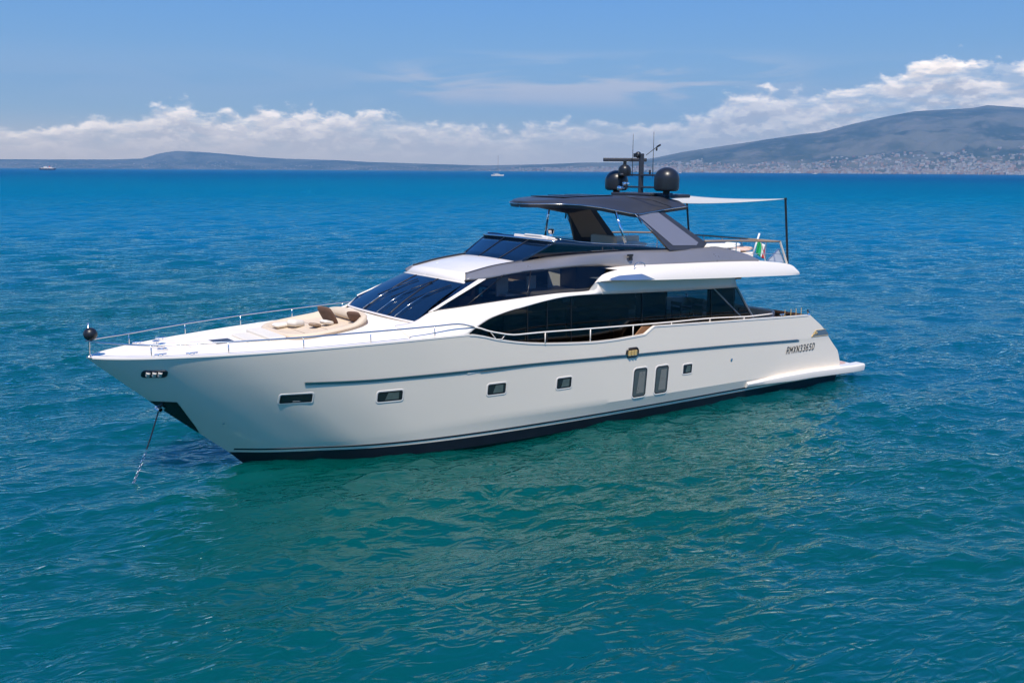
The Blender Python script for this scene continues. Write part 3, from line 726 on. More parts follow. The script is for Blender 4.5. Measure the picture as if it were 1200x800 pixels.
# mooring cleats and windlass
for x in (25.55, 24.9, 5.1):
    for s_ in (1, -1):
        y0 = (YH(x, zs0(x))-.16)*s_; z0 = (ZD(x, y0) if x > 18 else zs0(x)+.01)
        link('cleat', *merge(tube([(x-.14, y0, z0+.06), (x+.14, y0, z0+.06)], .018, 8), tube([(x-.05, y0, z0), (x-.05, y0, z0+.06)], .018, 8), tube([(x+.05, y0, z0), (x+.05, y0, z0+.06)], .018, 8)), CHROME, Y, smooth=True)
link('windlass', *merge(lathe((25.3, -.25, ZD(25.3, 0)-.01), [(.12, 0), (.12, .06), (.07, .08), (.07, .16), (.10, .18), (.02, .2)]), lathe((25.3, .25, ZD(25.3, 0)-.01), [(.12, 0), (.12, .06), (.07, .08), (.07, .16), (.10, .18), (.02, .2)])), CHROME, Y, smooth=True, sharp=40)
link('deck_hatch', *box((24.3, 0, ZD(24.3, 0)+.015), (.65, .65, .05)), DECKW, Y, bevel=.015)
link('deck_hatch', *box((23.75, 0, ZD(23.75, 0)+.012), (.55, .55, .04)), DARK, Y, bevel=.012)
# bow seat recess ahead of the sunbed
link('bow_seat', *merge(box((22.55, 0, 3.30), (.45, 1.7, .16)), box((23.0, .0, 3.27), (.5, 1.3, .09))), CREAM, Y, bevel=.03)

# ---- hardtop
ze = spline([(14.55, 6.62), (13.9, 6.66), (13.2, 6.63), (12.5, 6.56), (11.7, 6.43), (10.9, 6.32), (10.3, 6.38), (9.6, 6.46), (8.7, 6.53)])
zcr = spline([(14.55, 6.64), (14.2, 6.72), (13.6, 6.78), (12.5, 6.83), (11, 6.85), (9.5, 6.83), (8.7, 6.70), (8.4, 6.64)])
hw = spline([(14.30, .02), (14.27, .30), (14.12, .72), (13.85, 1.08), (13.5, 1.36), (12.9, 1.57), (12, 1.68), (11, 1.75), (9.5, 1.78), (8.7, 1.72)])
HX = list(14.30-(14.30-8.7)*np.linspace(0, 1, 60)**1.5)
ht = []
for x in HX:
    w_, a, b = hw(x), zcr(x), ze(x); row = []
    for k in np.linspace(1, -1, 33):
        e = abs(k); z = a-(a-b)*(.12*e*e+.88*sm(.70, 1.0, e)); row.append((x, w_*k*(1-.0*e), z))
    ht.append(row)
htu = [[(x-.03, y*(1-.03), z-.13) for x, y, z in row] for row in ht]
vf = merge(grid(ht), grid([r_[::-1] for r_ in htu]), grid([[r_[0] for r_ in ht], [r_[0] for r_ in htu]]), grid([[r_[-1] for r_ in ht], [r_[-1] for r_ in htu]]), grid([ht[0], htu[0]]), grid([ht[-1], htu[-1]]))
hto = link('hardtop', *vf, DARK, Y, smooth=True, sharp=35)
link('hardtop_trim', *tube([(r_[0][0], r_[0][1]+.004, r_[0][2]-.02) for r_ in ht[::-1]]+[(r_[-1][0], r_[-1][1]-.004, r_[-1][2]-.02) for r_ in ht[1:]], .016, 6), STEEL, hto, smooth=True)
# louvred sunroof panels on top
for i, x in enumerate((12.9, 12.2, 11.5)):
    link('roof_panel', *box((x, 0, zcr(x)+.012), (.62, 1.7, .02)), BLACK, hto, bevel=.008)
for s_ in (1, -1):
    link('roof_seam', *tube([(10.95, 1.2*s_, 6.825), (10.2, 1.62*s_, 6.72), (9.5, 1.772*s_, 6.50)], .012, 6), BLACK, hto)
# aft fin of the hardtop that carries the mast
link('mast_plinth', *merge(box((9.15, 0, 6.87), (1.1, 1.9, .09)), box((8.75, 0, 6.82), (1.2, 2.6, .12))), DARK, hto, bevel=.03)
# legs
def PLG(px, py):
    y = 2.0
    for _ in range(40): y = .5*y+.5*(1.70+(6.43-P(px, py, y)[2])*.56)
    return P(px, py, y)
lg_o = [PLG(*q) for q in ((745.5, 249), (773.5, 245), (829, 285), (823, 293), (785, 293.5))]
lgi = [PLG(*q) for q in ((748.5, 253.5), (770, 248), (818, 284), (816, 287.3), (788.5, 287.5))]
for f_, sg_ in ((lambda a: a, 1), (mirp, -1)):
    p_ = f_(lg_o); l = link('hardtop_leg', *prism(p_, (0, -.12*sg_, 0)), DARK, Y, bevel=.02)
    link('leg_panel', *prism([(x, y+.012*sg_, z) for x, y, z in f_(lgi)], (0, -.01*sg_, 0)), PANEL, l)
    link('leg_lining', *prism([(x, y-.122*sg_, z) for x, y, z in f_(lgi)], (0, -.02*sg_, 0)), TAN, l)
    link('leg_trim', *tube(f_([P(744.5, 251, 1.76), P(765, 271, 2.05), P(784.5, 292.5, 2.37)]), .014, 6), STEEL, l)
    link('hardtop_strut', *tube(f_([(11.81, 1.66, 6.42), (11.68, 2.03, 5.44)]), .04, 10), CHROME, Y, smooth=True)
    link('roof_bracket', *tube(f_([P(745, 250, 1.74), P(752, 262, 1.9)]), .02, 6), BLACK, l)

# ---- mast, domes, radar
mx_ = 9.2
mast = link('mast', *merge(prism([(mx_+.08, .05, 6.85), (mx_-.08, .05, 6.85), (mx_-.08, -.05, 6.85), (mx_+.08, -.05, 6.85)], (-.0, 0, 1.36)),
    box((mx_, 0, 7.50), (.14, 2.1, .06)), box((mx_, 0, 7.10), (.12, 2.2, .06)), box((mx_+.4, -.55, 7.52), (.8, .10, .06), rz=.9)), DARK, Y, bevel=.015)
def dome(y, r_, z0, z1):
    d = link('satellite_dome', *lathe((mx_, y, z0), [(r_*.80, 0), (r_*.97, .05), (r_, .12), (r_, (z1-z0)-r_*.92)]+[(r_*math.cos(a), (z1-z0)-r_*.92+r_*.92*math.sin(a)) for a in np.linspace(.15, 1.5, 9)], 32), DOME, Y, smooth=True, sharp=40)
    link('pedestal', *lathe((mx_, y, 6.80), [(.16, 0), (.13, .04), (.11, z0-6.80+.02)], 18), BLACK, d, smooth=True, sharp=40)
    return d
dome(1.22, .41, 6.99, 7.76); dome(-1.22, .40, 6.97, 7.66)
rb_ = P(732, 203, -.72)
rd = link('radar_scanner', *merge(lathe((rb_[0], rb_[1], rb_[2]-.10), [(.20, 0), (.22, .05), (.22, .2)]+[(.22*math.cos(a), .2+.2*math.sin(a)) for a in np.linspace(.2, 1.45, 7)], 24), tube([(rb_[0], rb_[1], rb_[2]+.2), (rb_[0], rb_[1], rb_[2]+.42)], .06, 10)), DOME, Y, smooth=True, sharp=40)
c_ = (rb_[0], rb_[1], rb_[2]+.45)
link('radar_bar', *box(c_, (1.5, .11, .12), rz=R(-32)), DARK, rd, bevel=.025)
link('camera_turret', *merge(lathe((mx_+.10, -.06, 8.06), [(.04, 0), (.09, .04), (.11, .10), (.09, .17), (.04, .21)], 18), box((mx_+.16, -.10, 8.15), (.12, .13, .13))), BLACK, Y, smooth=True, sharp=50)
link('wind_sensor', *merge(tube([(mx_-.1, .1, 8.15), (mx_-.28, .42, 8.42)], .011, 6), tube([(mx_-.28, .42, 8.42), (mx_-.35, .53, 8.50)], .03, 8), lathe((mx_-.28, .42, 8.30), [(.02, 0), (.035, .05), (.02, .1)], 10)), BLACK, Y)
link('horn', *merge(tube([(mx_+.05, -.75, 7.06), (mx_+.35, -.70, 7.05)], .03, 10, .09), tube([(mx_+.05, -.55, 7.22), (mx_+.3, -.52, 7.2)], .03, 10, .07)), CHROME, Y, smooth=True)
for px, y_, t_ in ((741, -.3, 153), (765, .6, 150)):
    a, b = P(px, 200, y_), P(px+.0, t_+4, y_); link('whip_antenna', *tube([(a[0], a[1], 7.45), (a[0], a[1], b[2])], .014, 6, .006), BLACK, Y)
link('navigation_light', *lathe((mx_-.12, .3, 7.53), [(.03, 0), (.04, .05), (.03, .1), (.05, .11), (.02, .14)], 10), BLACK, Y)

# ---- awning with its two poles
pt = P(920.5, 233.5, 2.35); pb = P(923, 309, 2.35)
aw_a = (8.72, 1.20, 6.59); aw_b = (pt[0], pt[1], pt[2]+.0)
for f_ in (lambda a: a, mirp):
    link('awning_pole', *merge(tube(f_([pb, pt]), .038, 10), tube(f_([(pt[0], pt[1], pt[2]-.02), (pt[0], pt[1], pt[2]+.05)]), .05, 10)), BLACK, Y, smooth=True, sharp=40)
A0, A1 = np.array(aw_a), np.array(aw_b); rows_ = []
for i in range(17):
    t = i/16; q = A0*(1-t)+A1*t; yy = q[1]-.22*4*t*(1-t); row = []
    for k in np.linspace(1, -1, 13):
        row.append((q[0]+.10*(1-k*k)*t*t*3, yy*k, q[2]-.07*4*t*(1-t)-.05*(1-k*k)*t))
    rows_.append(row)
AW = root('awning', (6.5, 0, 6.6), 'cream canvas shade stretched from the dark hardtop to two aft poles', 'awning')
link('canvas', *grid(rows_), CANVAS, AW, smooth=True, solid=.02)
link('lashing', *tube([rows_[-1][0], tuple(A1+np.array((0, 0, .02)))], .015, 6), CANVAS, AW)
# ---- flybridge aft rails
fr = PP((826, 282.6, 2.5), (860, 282.2, 2.6), (898, 282.7, 2.66), (914, 283.0, 2.68))
e_ = fr[-1]; ft_ = P(922, 308.5, 2.70)
for f_ in (lambda a: a, mirp):
    rail(f_(fr), .032, TAN, 'flybridge_rail', 16)
    link('rail_post', *tube(f_([e_, ft_]), .035, 8), CREAM, Y)
    for px in (863, 898):
        a = P(px, 282.5, 2.62); link('rail_post', *tube(f_([a, (a[0], a[1], 4.6)]), .018, 8), STEEL, Y)
    m1 = [(P(px, py, 2.64)) for px, py in ((880, 297), (898, 297.2), (918, 298))]; rail(f_(m1), .010, STEEL, 'flybridge_rail', 8)
rail([e_, (e_[0]-.05, 0, e_[2]), (e_[0], -e_[1], e_[2])], .028, TAN, 'flybridge_rail', 12)
for y_ in (-1.8, -.9, 0, .9, 1.8): link('rail_post', *tube([(e_[0]-.04, y_, e_[2]), (ft_[0]+.02, y_, 4.5)], .016, 8), STEEL, Y)
NET = root('folded_deckchair', (5.3, 2.1, 4.55), 'folded pale mesh deckchair leaning by the port aft rail post', 'deckchair')
tri_ = PP((899, 306, 2.3), (912.5, 291.5, 2.3), (919, 307.5, 2.3))
link('mesh_fabric', *prism(tri_, (0, -.03, 0)), mat('pale_mesh', (.42, .46, .52), .7), NET)
link('frame', *merge(tube([tri_[0], tri_[1]], .015, 6), tube([tri_[1], tri_[2]], .015, 6)), STEEL, NET)

# ---- things on deck
# ensign
fs = P(890, 273.5, -.0); fbm = P(881.5, 300, -.0)
ENS = root('ensign', (fbm[0], fbm[1], fbm[2]), 'green white and red ensign hanging from a white staff at the flybridge stern rail', 'flag')
link('staff', *tube([fbm, fs], .035, 8), WHITEC, ENS, smooth=True)
d_ = (np.array(fbm)-np.array(fs)); 
def flagstrip(y0, y1, m, nm='stripe'):
    rows_ = []
    for i in range(10):
        t = i/9; row = []
        for j in range(8):
            s_ = (y0+(y1-y0)*j/7); top = np.array(fs)+d_*.30
            row.append((top[0]-.02-s_*.28+.04*math.sin(9*s_+2*t)+t*.10, top[1]+.20*s_+.06*math.sin(11*s_+1.5*t), top[2]-t*.50-s_*.22+.02*math.sin(8*s_)))
        rows_.append(row)
    link(nm, *grid(rows_), m, ENS, smooth=True, solid=.006)
flagstrip(0, .5, GREENC); flagstrip(.5, .8, WHITEC); flagstrip(.8, 1, REDC)
# anchor ball
BALL = root('anchor_ball', (26.9, 0, 3.72), 'black anchor day shape ball on the pole at the bow tip', 'ball')
bc = (26.88, .05, 3.75)
link('disc', *lathe(bc, [(.16*math.cos(a)+1e-4, .16*math.sin(a)) for a in np.linspace(-1.56, 1.56, 15)], 24), BLACK, BALL, smooth=True)
# anchor chain
ca = np.array(P(186.5, 479, .06)); cb = np.array(PZ(155, 569, -.05))
CH = root('anchor_chain', tuple(ca), 'thin steel anchor chain running from the bow into the water', 'chain')
parts = []; L_ = np.linalg.norm(cb-ca); nl = int(L_/.075)
pts = [ca+(cb-ca)*t+np.array((0, 0, -.10*math.sin(math.pi*t))) for t in np.linspace(0, 1, nl)]
link('rope_snubber', *tube([tuple(q) for q in pts[:int(nl*.5)]], .018, 6), BLACK, CH)
for i in range(int(nl*.5), nl-1):
    a, b = Vector(pts[i]), Vector(pts[i+1]); d = (b-a); n_ = d.cross(Vector((0, 0, 1))).normalized(); n2 = d.cross(n_).normalized()
    w_ = n_ if i % 2 else n2; c_ = (a+b)/2; h = d*.62
    ring = [c_+h*math.cos(t)+w_*.033*math.sin(t) for t in [2*math.pi*k/8 for k in range(9)]]
    parts.append(tube([tuple(q) for q in ring], .011, 5))
link('links', *merge(*parts), STEEL, CH, smooth=True)

# sunbed on the coachroof
SB = root('sun_lounge', (21.2, 0, 3.45), 'big beige oval sun lounge on the foredeck ahead of the windscreen', 'lounge')
def oval(k, n=64):
    o = []
    for i in range(n):
        a = 2*math.pi*i/n; cx, sy = math.cos(a), math.sin(a)
        x = 21.12+1.22*abs(cx)**.46*(1 if cx > 0 else -1)*k; wf = 1.36-.18*max(0, -cx)-.14*max(0, cx)
        o.append((x, -.10+wf*abs(sy)**.50*(1 if sy > 0 else -1)*k))
    return o
def lrow(k, fz): return [(x, y, fz(x, y)) for x, y in oval(k)]
base = lambda dz: (lambda x, y: ztc(x)+dz)
def backz(x, y): return ztc(x)+.13+.11*sm(20.6, 19.95, x)
rws = [lrow(.97, base(-.10)), lrow(1.01, base(.02)), lrow(1.02, lambda x, y: backz(x, y)-.06), lrow(.985, lambda x, y: backz(x, y)-.01), lrow(.95, backz), lrow(.88, lambda x, y: backz(x, y)-.015), lrow(.82, lambda x, y: ztc(x)+.035), lrow(.77, base(.02)), lrow(.4, base(.03)), lrow(.02, base(.03))]
link('cushion_base', *grid(rws, closed=True), BEIGE, SB, smooth=True, sharp=70)
pi_, fo = rws[4], None
seam = [tuple(p_) for p_ in lrow(1.022, lambda x, y: ztc(x)+.045)]; link('piping', *tube(seam+[seam[0]], .012, 5), TAN, SB, smooth=True)
for x_ in (21.7, 21.1):
    link('seam', *tube([(x_, -.9, ztc(x_)+.028), (x_, .85, ztc(x_)+.028)], .008, 5), TAN, SB)
link('sofa_backrest', *cushion((20.17, -.05, ztc(20.2)+.16), (.26, 1.75, .24), ry=-.5), BEIGE, SB, smooth=True)
def pillow(c, s, rz, ry, m, label, grp=None, nm='pillow'):
    o = link(nm, *cushion((0, 0, 0), s, 0, 0, .3), m, None, smooth=True); o.location = c; o.rotation_euler = (0, ry, rz)
    tag(o, label, 'cushion', grp); return o
def on_bed(px, py, dz):
    y = 0.
    for _ in range(40):
        q = np.array(P(px, py, y)); y += .6*((q[2]-(ztc(q[0])+dz)) * -1.0) * 2.5
        y = max(-1.2, min(1.2, y))
    return tuple(q)
pillow(on_bed(384, 369.5, .27), (.62, .58, .13), R(15), R(-58), BROWN, 'large dark brown square cushion leaning on the back of the foredeck sun lounge', nm='brown_cushion')
pillow(on_bed(415.5, 371, .20), (.40, .40, .11), R(35), R(-50), BROWN, 'small dark brown pointed cushion at the aft port end of the foredeck sun lounge', nm='brown_cushion')
pillow(on_bed(346.5, 378.5, .14), (.46, .34, .20), R(25), R(-8), CREAM, 'plump cream cushion lying in the middle of the foredeck sun lounge', nm='cream_cushion')
pillow(on_bed(330, 380.5, .10), (.50, .36, .13), R(5), 0, CREAM, 'flat cream cushion nearest the bow on the foredeck sun lounge', nm='cream_cushion')
pillow(on_bed(383, 377.5, .12), (.36, .28, .12), R(20), R(-15), CREAM, 'cream cushion just in front of the large dark brown one on the sun lounge', nm='cream_cushion')
pillow(on_bed(369, 380.5, .11), (.34, .26, .10), R(30), R(-15), TAN, 'small tan cushion near the port rim of the foredeck sun lounge', nm='tan_cushion')
# flybridge furniture
def sofa(nm, x, y, z, lx, ly, label, cat, m=CREAM, back='-x', hb=.42):
    r_ = root(nm, (x, y, z), label, cat)
    link('base', *box((x, y, z+.14), (lx, ly, .28)), WHITE, r_, bevel=.03)
    link('seat', *cushion((x, y, z+.36), (lx, ly, .18)), m, r_, smooth=True)
    if back == '-x': link('backrest', *box((x-lx/2+.1, y, z+.36+hb/2), (.2, ly, hb)), m, r_, bevel=.06)
    if back == '+x': link('backrest', *cushion((x+lx/2-.1, y, z+.36+hb/2), (.2, ly, hb)), m, r_, smooth=True)
    if back == '-y': link('backrest', *box((x, y-ly/2+.1, z+.36+hb/2), (lx, .2, hb)), m, r_, bevel=.06)
    if back == '+y': link('backrest', *cushion((x, y+ly/2-.1, z+.36+hb/2), (lx, .2, hb)), m, r_, smooth=True)
    return r_
FD = 4.72
sofa('helm_bench', 10.4, -.8, FD+.04, .8, 1.2, 'beige helm bench under the hardtop beside the starboard leg', 'bench', BEIGE, '-x', .36)
sofa('flybridge_sofa', 8.3, -1.6, FD-.05, 1.6, .75, 'cream sofa along the starboard side of the flybridge', 'sofa', CREAM, '-y', .30)
sofa('aft_sunpad', 6.35, .3, FD-.02, 1.2, 2.4, 'wide white sun pad behind the hardtop leg on the aft flybridge', 'sun pad', WHITEC, '-x', .12)
sofa('pink_sunpad', 5.25, .3, FD-.17, .6, 2.2, 'faded pink sun pad near the ensign on the aft flybridge', 'sun pad', mat('faded_pink_cloth', (.62, .45, .38), .8), '-x', .10)
# cockpit furniture
sofa('cockpit_sofa', 4.35, 0, 1.88, .8, 3.4, 'beige sofa facing forward in the aft cockpit', 'sofa', BEIGE, '-x', .46)
ct = root('cockpit_table', (5.6, -.2, 1.92), 'brown teak table in the aft cockpit ahead of the sofa', 'table')
link('table_top', *box((5.6, -.2, 2.66), (.9, 1.7, .06)), TEAK, ct, bevel=.01)
for y_ in (-.8, .4): link('leg', *tube([(5.6, y_, 1.88), (5.6, y_, 2.64)], .05, 10), STEEL, ct, smooth=True)
def chair(x, y, rz, label):
    r_ = root('deck_chair', (x, y, 1.88), label, 'chair', 'teak chairs in the aft cockpit')
    def tr_(c): 
        v = Matrix.Rotation(rz, 3, 'Z') @ Vector(c); return (x+v.x, y+v.y, 1.88+v.z)
    link('seat', *box(tr_((0, 0, .45)), (.5, .5, .06), rz=rz), BROWN, r_, bevel=.01)
    link('backrest', *merge(box(tr_((-.25, 0, .78)), (.05, .5, .14), rz=rz), box(tr_((-.25, 0, .98)), (.05, .5, .12), rz=rz)), TEAK, r_, bevel=.01)
    for a in (-.23, .23):
        for b in (-.23, .23): link('leg', *tube([tr_((a, b, 0)), tr_((a, b, 1.05 if a < 0 else .66))], .022, 6), TEAK, r_)
chair(6.35, .35, math.pi, 'brown teak chair just behind the saloon window'); chair(6.35, -.7, math.pi, 'brown teak chair on the starboard side of the cockpit table')
chair(5.6, 1.35, -math.pi/2, 'brown teak chair at the port end of the cockpit table')
# small stern fittings: crane-like chrome fairleads on the bulwark end
for s_ in (1, -1):
    a = P(949, 369, 2.98); link('stern_winch', *merge(lathe((a[0]+.05, (a[1]-.02)*s_, a[2]-.0), [(.07, 0), (.045, .04), (.045, .10), (.065, .13), (.02, .15)], 14), box((a[0]+.05, (a[1]-.02)*s_, a[2]+.17), (.10, .05, .08))), CHROME, Y, smooth=True, sharp=40)
for px in (921, 928, 934, 940):
    a = P(px, 370, 2.9); link('stern_rail_post', *tube([(a[0], 2.85, 2.55), (a[0], 2.85, 2.92)], .014, 6), BRASS, Y)
# fender hoop on the overhang and small flybridge fittings
hp = P(751, 311.5, 2.9)
link('grab_loop', *tube([(hp[0]+.22*math.cos(t), hp[1]-.05, hp[2]-.03+.13*math.sin(t)) for t in np.linspace(0, math.pi, 10)], .015, 6), STEEL, Y)
nl_ = P(738, 299, 2.27); link('side_light', *merge(box((nl_[0], nl_[1]+.02, nl_[2]), (.20, .08, .06)), box((nl_[0]-.03, nl_[1]+.02, nl_[2]-.08), (.10, .06, .16))), BLACK, Y, bevel=.01)
dl = P(643, 349.8, 2.52); link('door_lock', *box((dl[0], dl[1]+.02, dl[2]), (.05, .03, .11)), BLACK, Y)
link('searchlight', *merge(lathe((13.3, .35, 5.62), [(.06, 0), (.05, .06), (.10, .08), (.11, .18), (.06, .22)], 14)), CHROME, Y, smooth=True, sharp=40)


# ------------------------------------------------------------------ sea
def sea_mesh():
    cx, cy_ = 26.0, 16.0
    dense = np.arange(-60, 60, .125); rest = np.arange(60, 300, 1.6)
    ang = np.radians(np.r_[dense, rest]) + YAW
    dth = np.r_[np.full(len(dense), R(.125)), np.full(len(rest), R(1.6))]
    rr_ = [0.6]
    while rr_[-1] < 18000:
        r_ = rr_[-1]; rr_.append(r_+(max(.10, .0048*r_) if r_ < 1200 else .035*r_))
    rr_ = np.array(rr_); dr = np.diff(rr_, append=rr_[-1]*1.035)
    Rg, Ag = np.meshgrid(rr_, ang, indexing='ij'); X = cx+Rg*np.cos(Ag); Yv = cy_+Rg*np.sin(Ag)
    sp_ = np.minimum(np.maximum(dr[:, None], rr_[:, None]*R(.125)), 1e9)*np.ones_like(X)
    Z = np.zeros_like(X); DX = np.zeros_like(X); DY = np.zeros_like(X)
    g_ = np.random.default_rng(5)
    wind = YAW + R(200)
    comps = []
    for lam in np.geomspace(.22, 9, 210):
        lam *= g_.uniform(.93, 1.07); th = wind+g_.normal(0, R(38) if lam < 4 else R(24)); k = 2*math.pi/lam
        slope = .031*(1.0 if lam < .9 else (.9/lam)**.62)*(min(1, lam/.45)**.4)
        comps.append((lam, th, k, slope/k, g_.uniform(0, 2*math.pi)))
    # slow patches of rougher and calmer water
    pat = .5+.5*np.sin(.11*X+.07*Yv+1+1.5*np.sin(.05*Yv-.03*X))*np.sin(.06*X-.13*Yv+2+np.sin(.04*X)); p2 = .5+.5*np.sin(.55*X-.31*Yv+2*np.sin(.21*Yv+.17*X))*np.sin(.27*X+.62*Yv+1.7*np.sin(.19*X)); pat = (.55+.6*pat)*(.55+.85*p2)
    grow = 1+1.3*np.clip((Rg-35)/150, 0, 1)
    for lam, th, k, a, ph in comps:
        fade = np.clip((lam/sp_-2.2)/3.0, 0, 1); m_ = fade.max(axis=1) > 0; n = m_.sum()
        arg = k*(math.cos(th)*X[:n]+math.sin(th)*Yv[:n])+ph
        amp = a*fade[:n]*(pat[:n] if lam < 3 else 1)*(1 if lam < 1.5 else grow[:n])
        Z[:n] += amp*np.cos(arg); s_ = np.sin(arg)*amp*.95
        DX[:n] -= s_*math.cos(th); DY[:n] -= s_*math.sin(th)
    print('sea rms', Z[:200].std())
    V = np.stack([X+DX, Yv+DY, Z-.02], -1).reshape(-1, 3); n, m_ = X.shape
    i = np.arange(n-1)[:, None]; j = np.arange(m_)[None, :]; jn = (j+1) % m_
    Q = np.stack([i*m_+j, i*m_+jn, (i+1)*m_+jn, (i+1)*m_+j], -1).reshape(-1, 4)[:, ::-1]
    me = bpy.data.meshes.new('sea'); me.vertices.add(len(V)); me.vertices.foreach_set('co', V.astype(np.float32).ravel())
    me.loops.add(Q.size); me.loops.foreach_set('vertex_index', Q.astype(np.int32).ravel())
    me.polygons.add(len(Q)); me.polygons.foreach_set('loop_start', np.arange(0, Q.size, 4, dtype=np.int32)); me.update(calc_edges=True)
    me.shade_smooth()
    # flip if the faces look down
    if me.polygons[10].normal.z < 0: me.flip_normals()
    o = bpy.data.objects.new('sea', me); COL.objects.link(o); return o
sea = sea_mesh(); tag(sea, kind='structure')
SEA = bpy.data.materials.new('sea_water'); SEA.use_nodes = True; t = NT(SEA.node_tree); b = t.n['Principled BSDF']
geo = t.add('ShaderNodeNewGeometry'); pos = geo.outputs['Position']; sep = t.add('ShaderNodeSeparateXYZ'); t.l.new(pos, sep.inputs[0])
dist = t.m('SQRT', t.m('ADD', t.m('POWER', t.m('SUBTRACT', sep.outputs[0], 26.0), 2), t.m('POWER', t.m('SUBTRACT', sep.outputs[1], 16.0), 2)))
mpa = t.add('ShaderNodeMapping'); mpa.inputs['Rotation'].default_value = (0, 0, -(YAW+R(200))); t.l.new(pos, mpa.inputs[0])
mpb = t.add('ShaderNodeMapping'); mpb.inputs['Scale'].default_value = (1.0, .42, 1.0); t.l.new(mpa.outputs[0], mpb.inputs[0])
def ridged(n_): return t.m('SUBTRACT', 1.0, t.m('ABSOLUTE', t.m('MULTIPLY', t.m('SUBTRACT', n_, .5), 2.6)))
n1 = ridged(t.noise(mpb.outputs[0], 3.0, 1.6, .5, .8))
n2 = ridged(t.noise(mpb.outputs[0], 1.0, 2.6, .52, .9))
n3 = ridged(t.noise(mpb.outputs[0], .25, 5, .6, .7))
gust = t.rng(t.noise(pos, .09, 3, .55), .35, .65, .45, 1.35)
near = t.rng(dist, 25, 160, 1, 0); mid = t.rng(dist, 40, 260, 0, 1)
hgt = t.m('ADD', t.m('ADD', t.m('MULTIPLY', t.m('MULTIPLY', n1, gust), t.m('MULTIPLY', near, .046)), t.m('MULTIPLY', t.m('MULTIPLY', n2, gust), t.rng(dist, 30, 500, .055, .34))), t.m('MULTIPLY', n3, t.m('MULTIPLY', mid, .75)))
bn = t.add('ShaderNodeBump'); bn.inputs['Strength'].default_value = 1.0; bn.inputs['Distance'].default_value = 1.0
t.l.new(hgt, bn.inputs['Height'])
pt_ = t.noise(pos, .05, 3, .5)
SEA_A, SEA_B, SEA_FAR_SKY = (.0000, .062, .053), (.0000, .068, .104), (.0000, .108, .205)  # far tone holds the blue of reflected sky, put into the water colour
side_sky = t.m('MULTIPLY', t.rng(t.m('ABSOLUTE', t.m('SUBTRACT', sep.outputs[0], 18.0)), 5, 22, 0, 1, True), .9)  # either side of the hull's reflection, sky blue is mixed into the colour
body_sky = t.mix(t.rng(dist, 22, 150, 0, 1, True), t.mix(t.m('MAXIMUM', side_sky, t.rng(pt_, .45, .65, 0, .5)), C4(SEA_A), C4(SEA_B)), C4(SEA_FAR_SKY))
body_sky = t.mix(t.rng(dist, 200, 1500, 0, 1, True), body_sky, C4((.0, .060, .165)))
t.n.remove(b)
dif = t.add('ShaderNodeSubsurfaceScattering', falloff='BURLEY'); t.l.new(body_sky, dif.inputs['Color']); dif.inputs['Scale'].default_value = 4.0; dif.inputs['Radius'].default_value = (1.0, 1.0, 1.0)
gls = t.add('ShaderNodeBsdfGlossy'); t.l.new(bn.outputs[0], gls.inputs['Normal']); t.l.new(t.rng(dist, 60, 2500, .025, .14), gls.inputs['Roughness'])
t.l.new(t.mix(t.rng(dist, 20, 300, 0, 1), C4((.78, 1, 1)), C4((.08, .82, 1))), gls.inputs['Color'])  # gloss tinted blue far out, standing in for reflected higher sky
fr_ = t.add('ShaderNodeFresnel'); fr_.inputs['IOR'].default_value = 1.52; t.l.new(bn.outputs[0], fr_.inputs['Normal'])
# wave masking: a rough sea never mirrors fully at grazing angles
fac = t.m('MULTIPLY', fr_.outputs[0], t.m('DIVIDE', 1.0, t.m('ADD', 1.0, t.m('MULTIPLY', fr_.outputs[0], t.rng(dist, 30, 400, .1, 2.2)))))
mxs = t.add('ShaderNodeMixShader'); t.l.new(fac, mxs.inputs[0]); t.l.new(dif.outputs[0], mxs.inputs[1]); t.l.new(gls.outputs[0], mxs.inputs[2])
t.l.new(mxs.outputs[0], t.n['Material Output'].inputs['Surface'])
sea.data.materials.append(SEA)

HAZE_D = 7e-5
# ------------------------------------------------------------------ far shore
from mathutils import noise as mn
ridge = [(-400, 187), (0, 186.7), (67, 186.9), (133, 187), (167, 186), (187, 180), (207, 176.9), (233, 178), (267, 180.7), (300, 184), (333, 186), (400, 188), (433, 190), (500, 192), (567, 194.0), (633, 192.7), (683, 190.7), (733, 190.5),
         (767, 185), (800, 178), (867, 168), (900, 163), (933, 158), (960, 155), (993, 146), (1033, 137), (1067, 130.5), (1133, 127), (1150, 123.5), (1173, 125), (1200, 127), (1300, 118), (1500, 122), (1700, 160)]
RA = np.array(ridge, float)
def r0(px): return float(I(px, [-400, 300, 600, 800, 1200, 1600], [16200, 16200, 13500, 9000, 7600, 7600]))
def r1(px): return float(I(px, [-400, 300, 600, 700, 900, 1200, 1600], [18200, 18000, 15500, 13500, 12500, 14000, 14500]))
def hdir(px):
    d = ray(px, 200.0); h = np.hypot(d[0], d[1]); return d[0]/h, d[1]/h
def ridge_z(px):
    d = ray(px, float(I(px, RA[:, 0], RA[:, 1]))); return CAM[2]+d[2]/np.hypot(d[0], d[1])*r1(px)
def ground(px, t_):
    """height of the land at the bearing of px, t_ = 0 on the shore, 1 on the ridge"""
    hz = ridge_z(px); a, b_ = r0(px), r1(px); r_ = a+(b_-a)*t_; hx, hy = hdir(px); x, y = CAM[0]+hx*r_, CAM[1]+hy*r_
    q = Vector((x/1500, y/1500, 1.3)); f = mn.fractal(q, .9, 2.1, 6)
    g2 = abs(mn.fractal(Vector((x/700, y/700, 5.0)), .8, 2.1, 5))
    e = t_**(1.25 if hz > 300 else .8)
    z = hz*e + (f*.16-g2*.20)*hz*min(1, t_*2)*(1-t_**3)*.9
    lim = (CAM[2]+(hz-CAM[2])*r_/b_)*.985
    return x, y, max(.8+6*t_, min(z, lim) if t_ < 1 else hz)
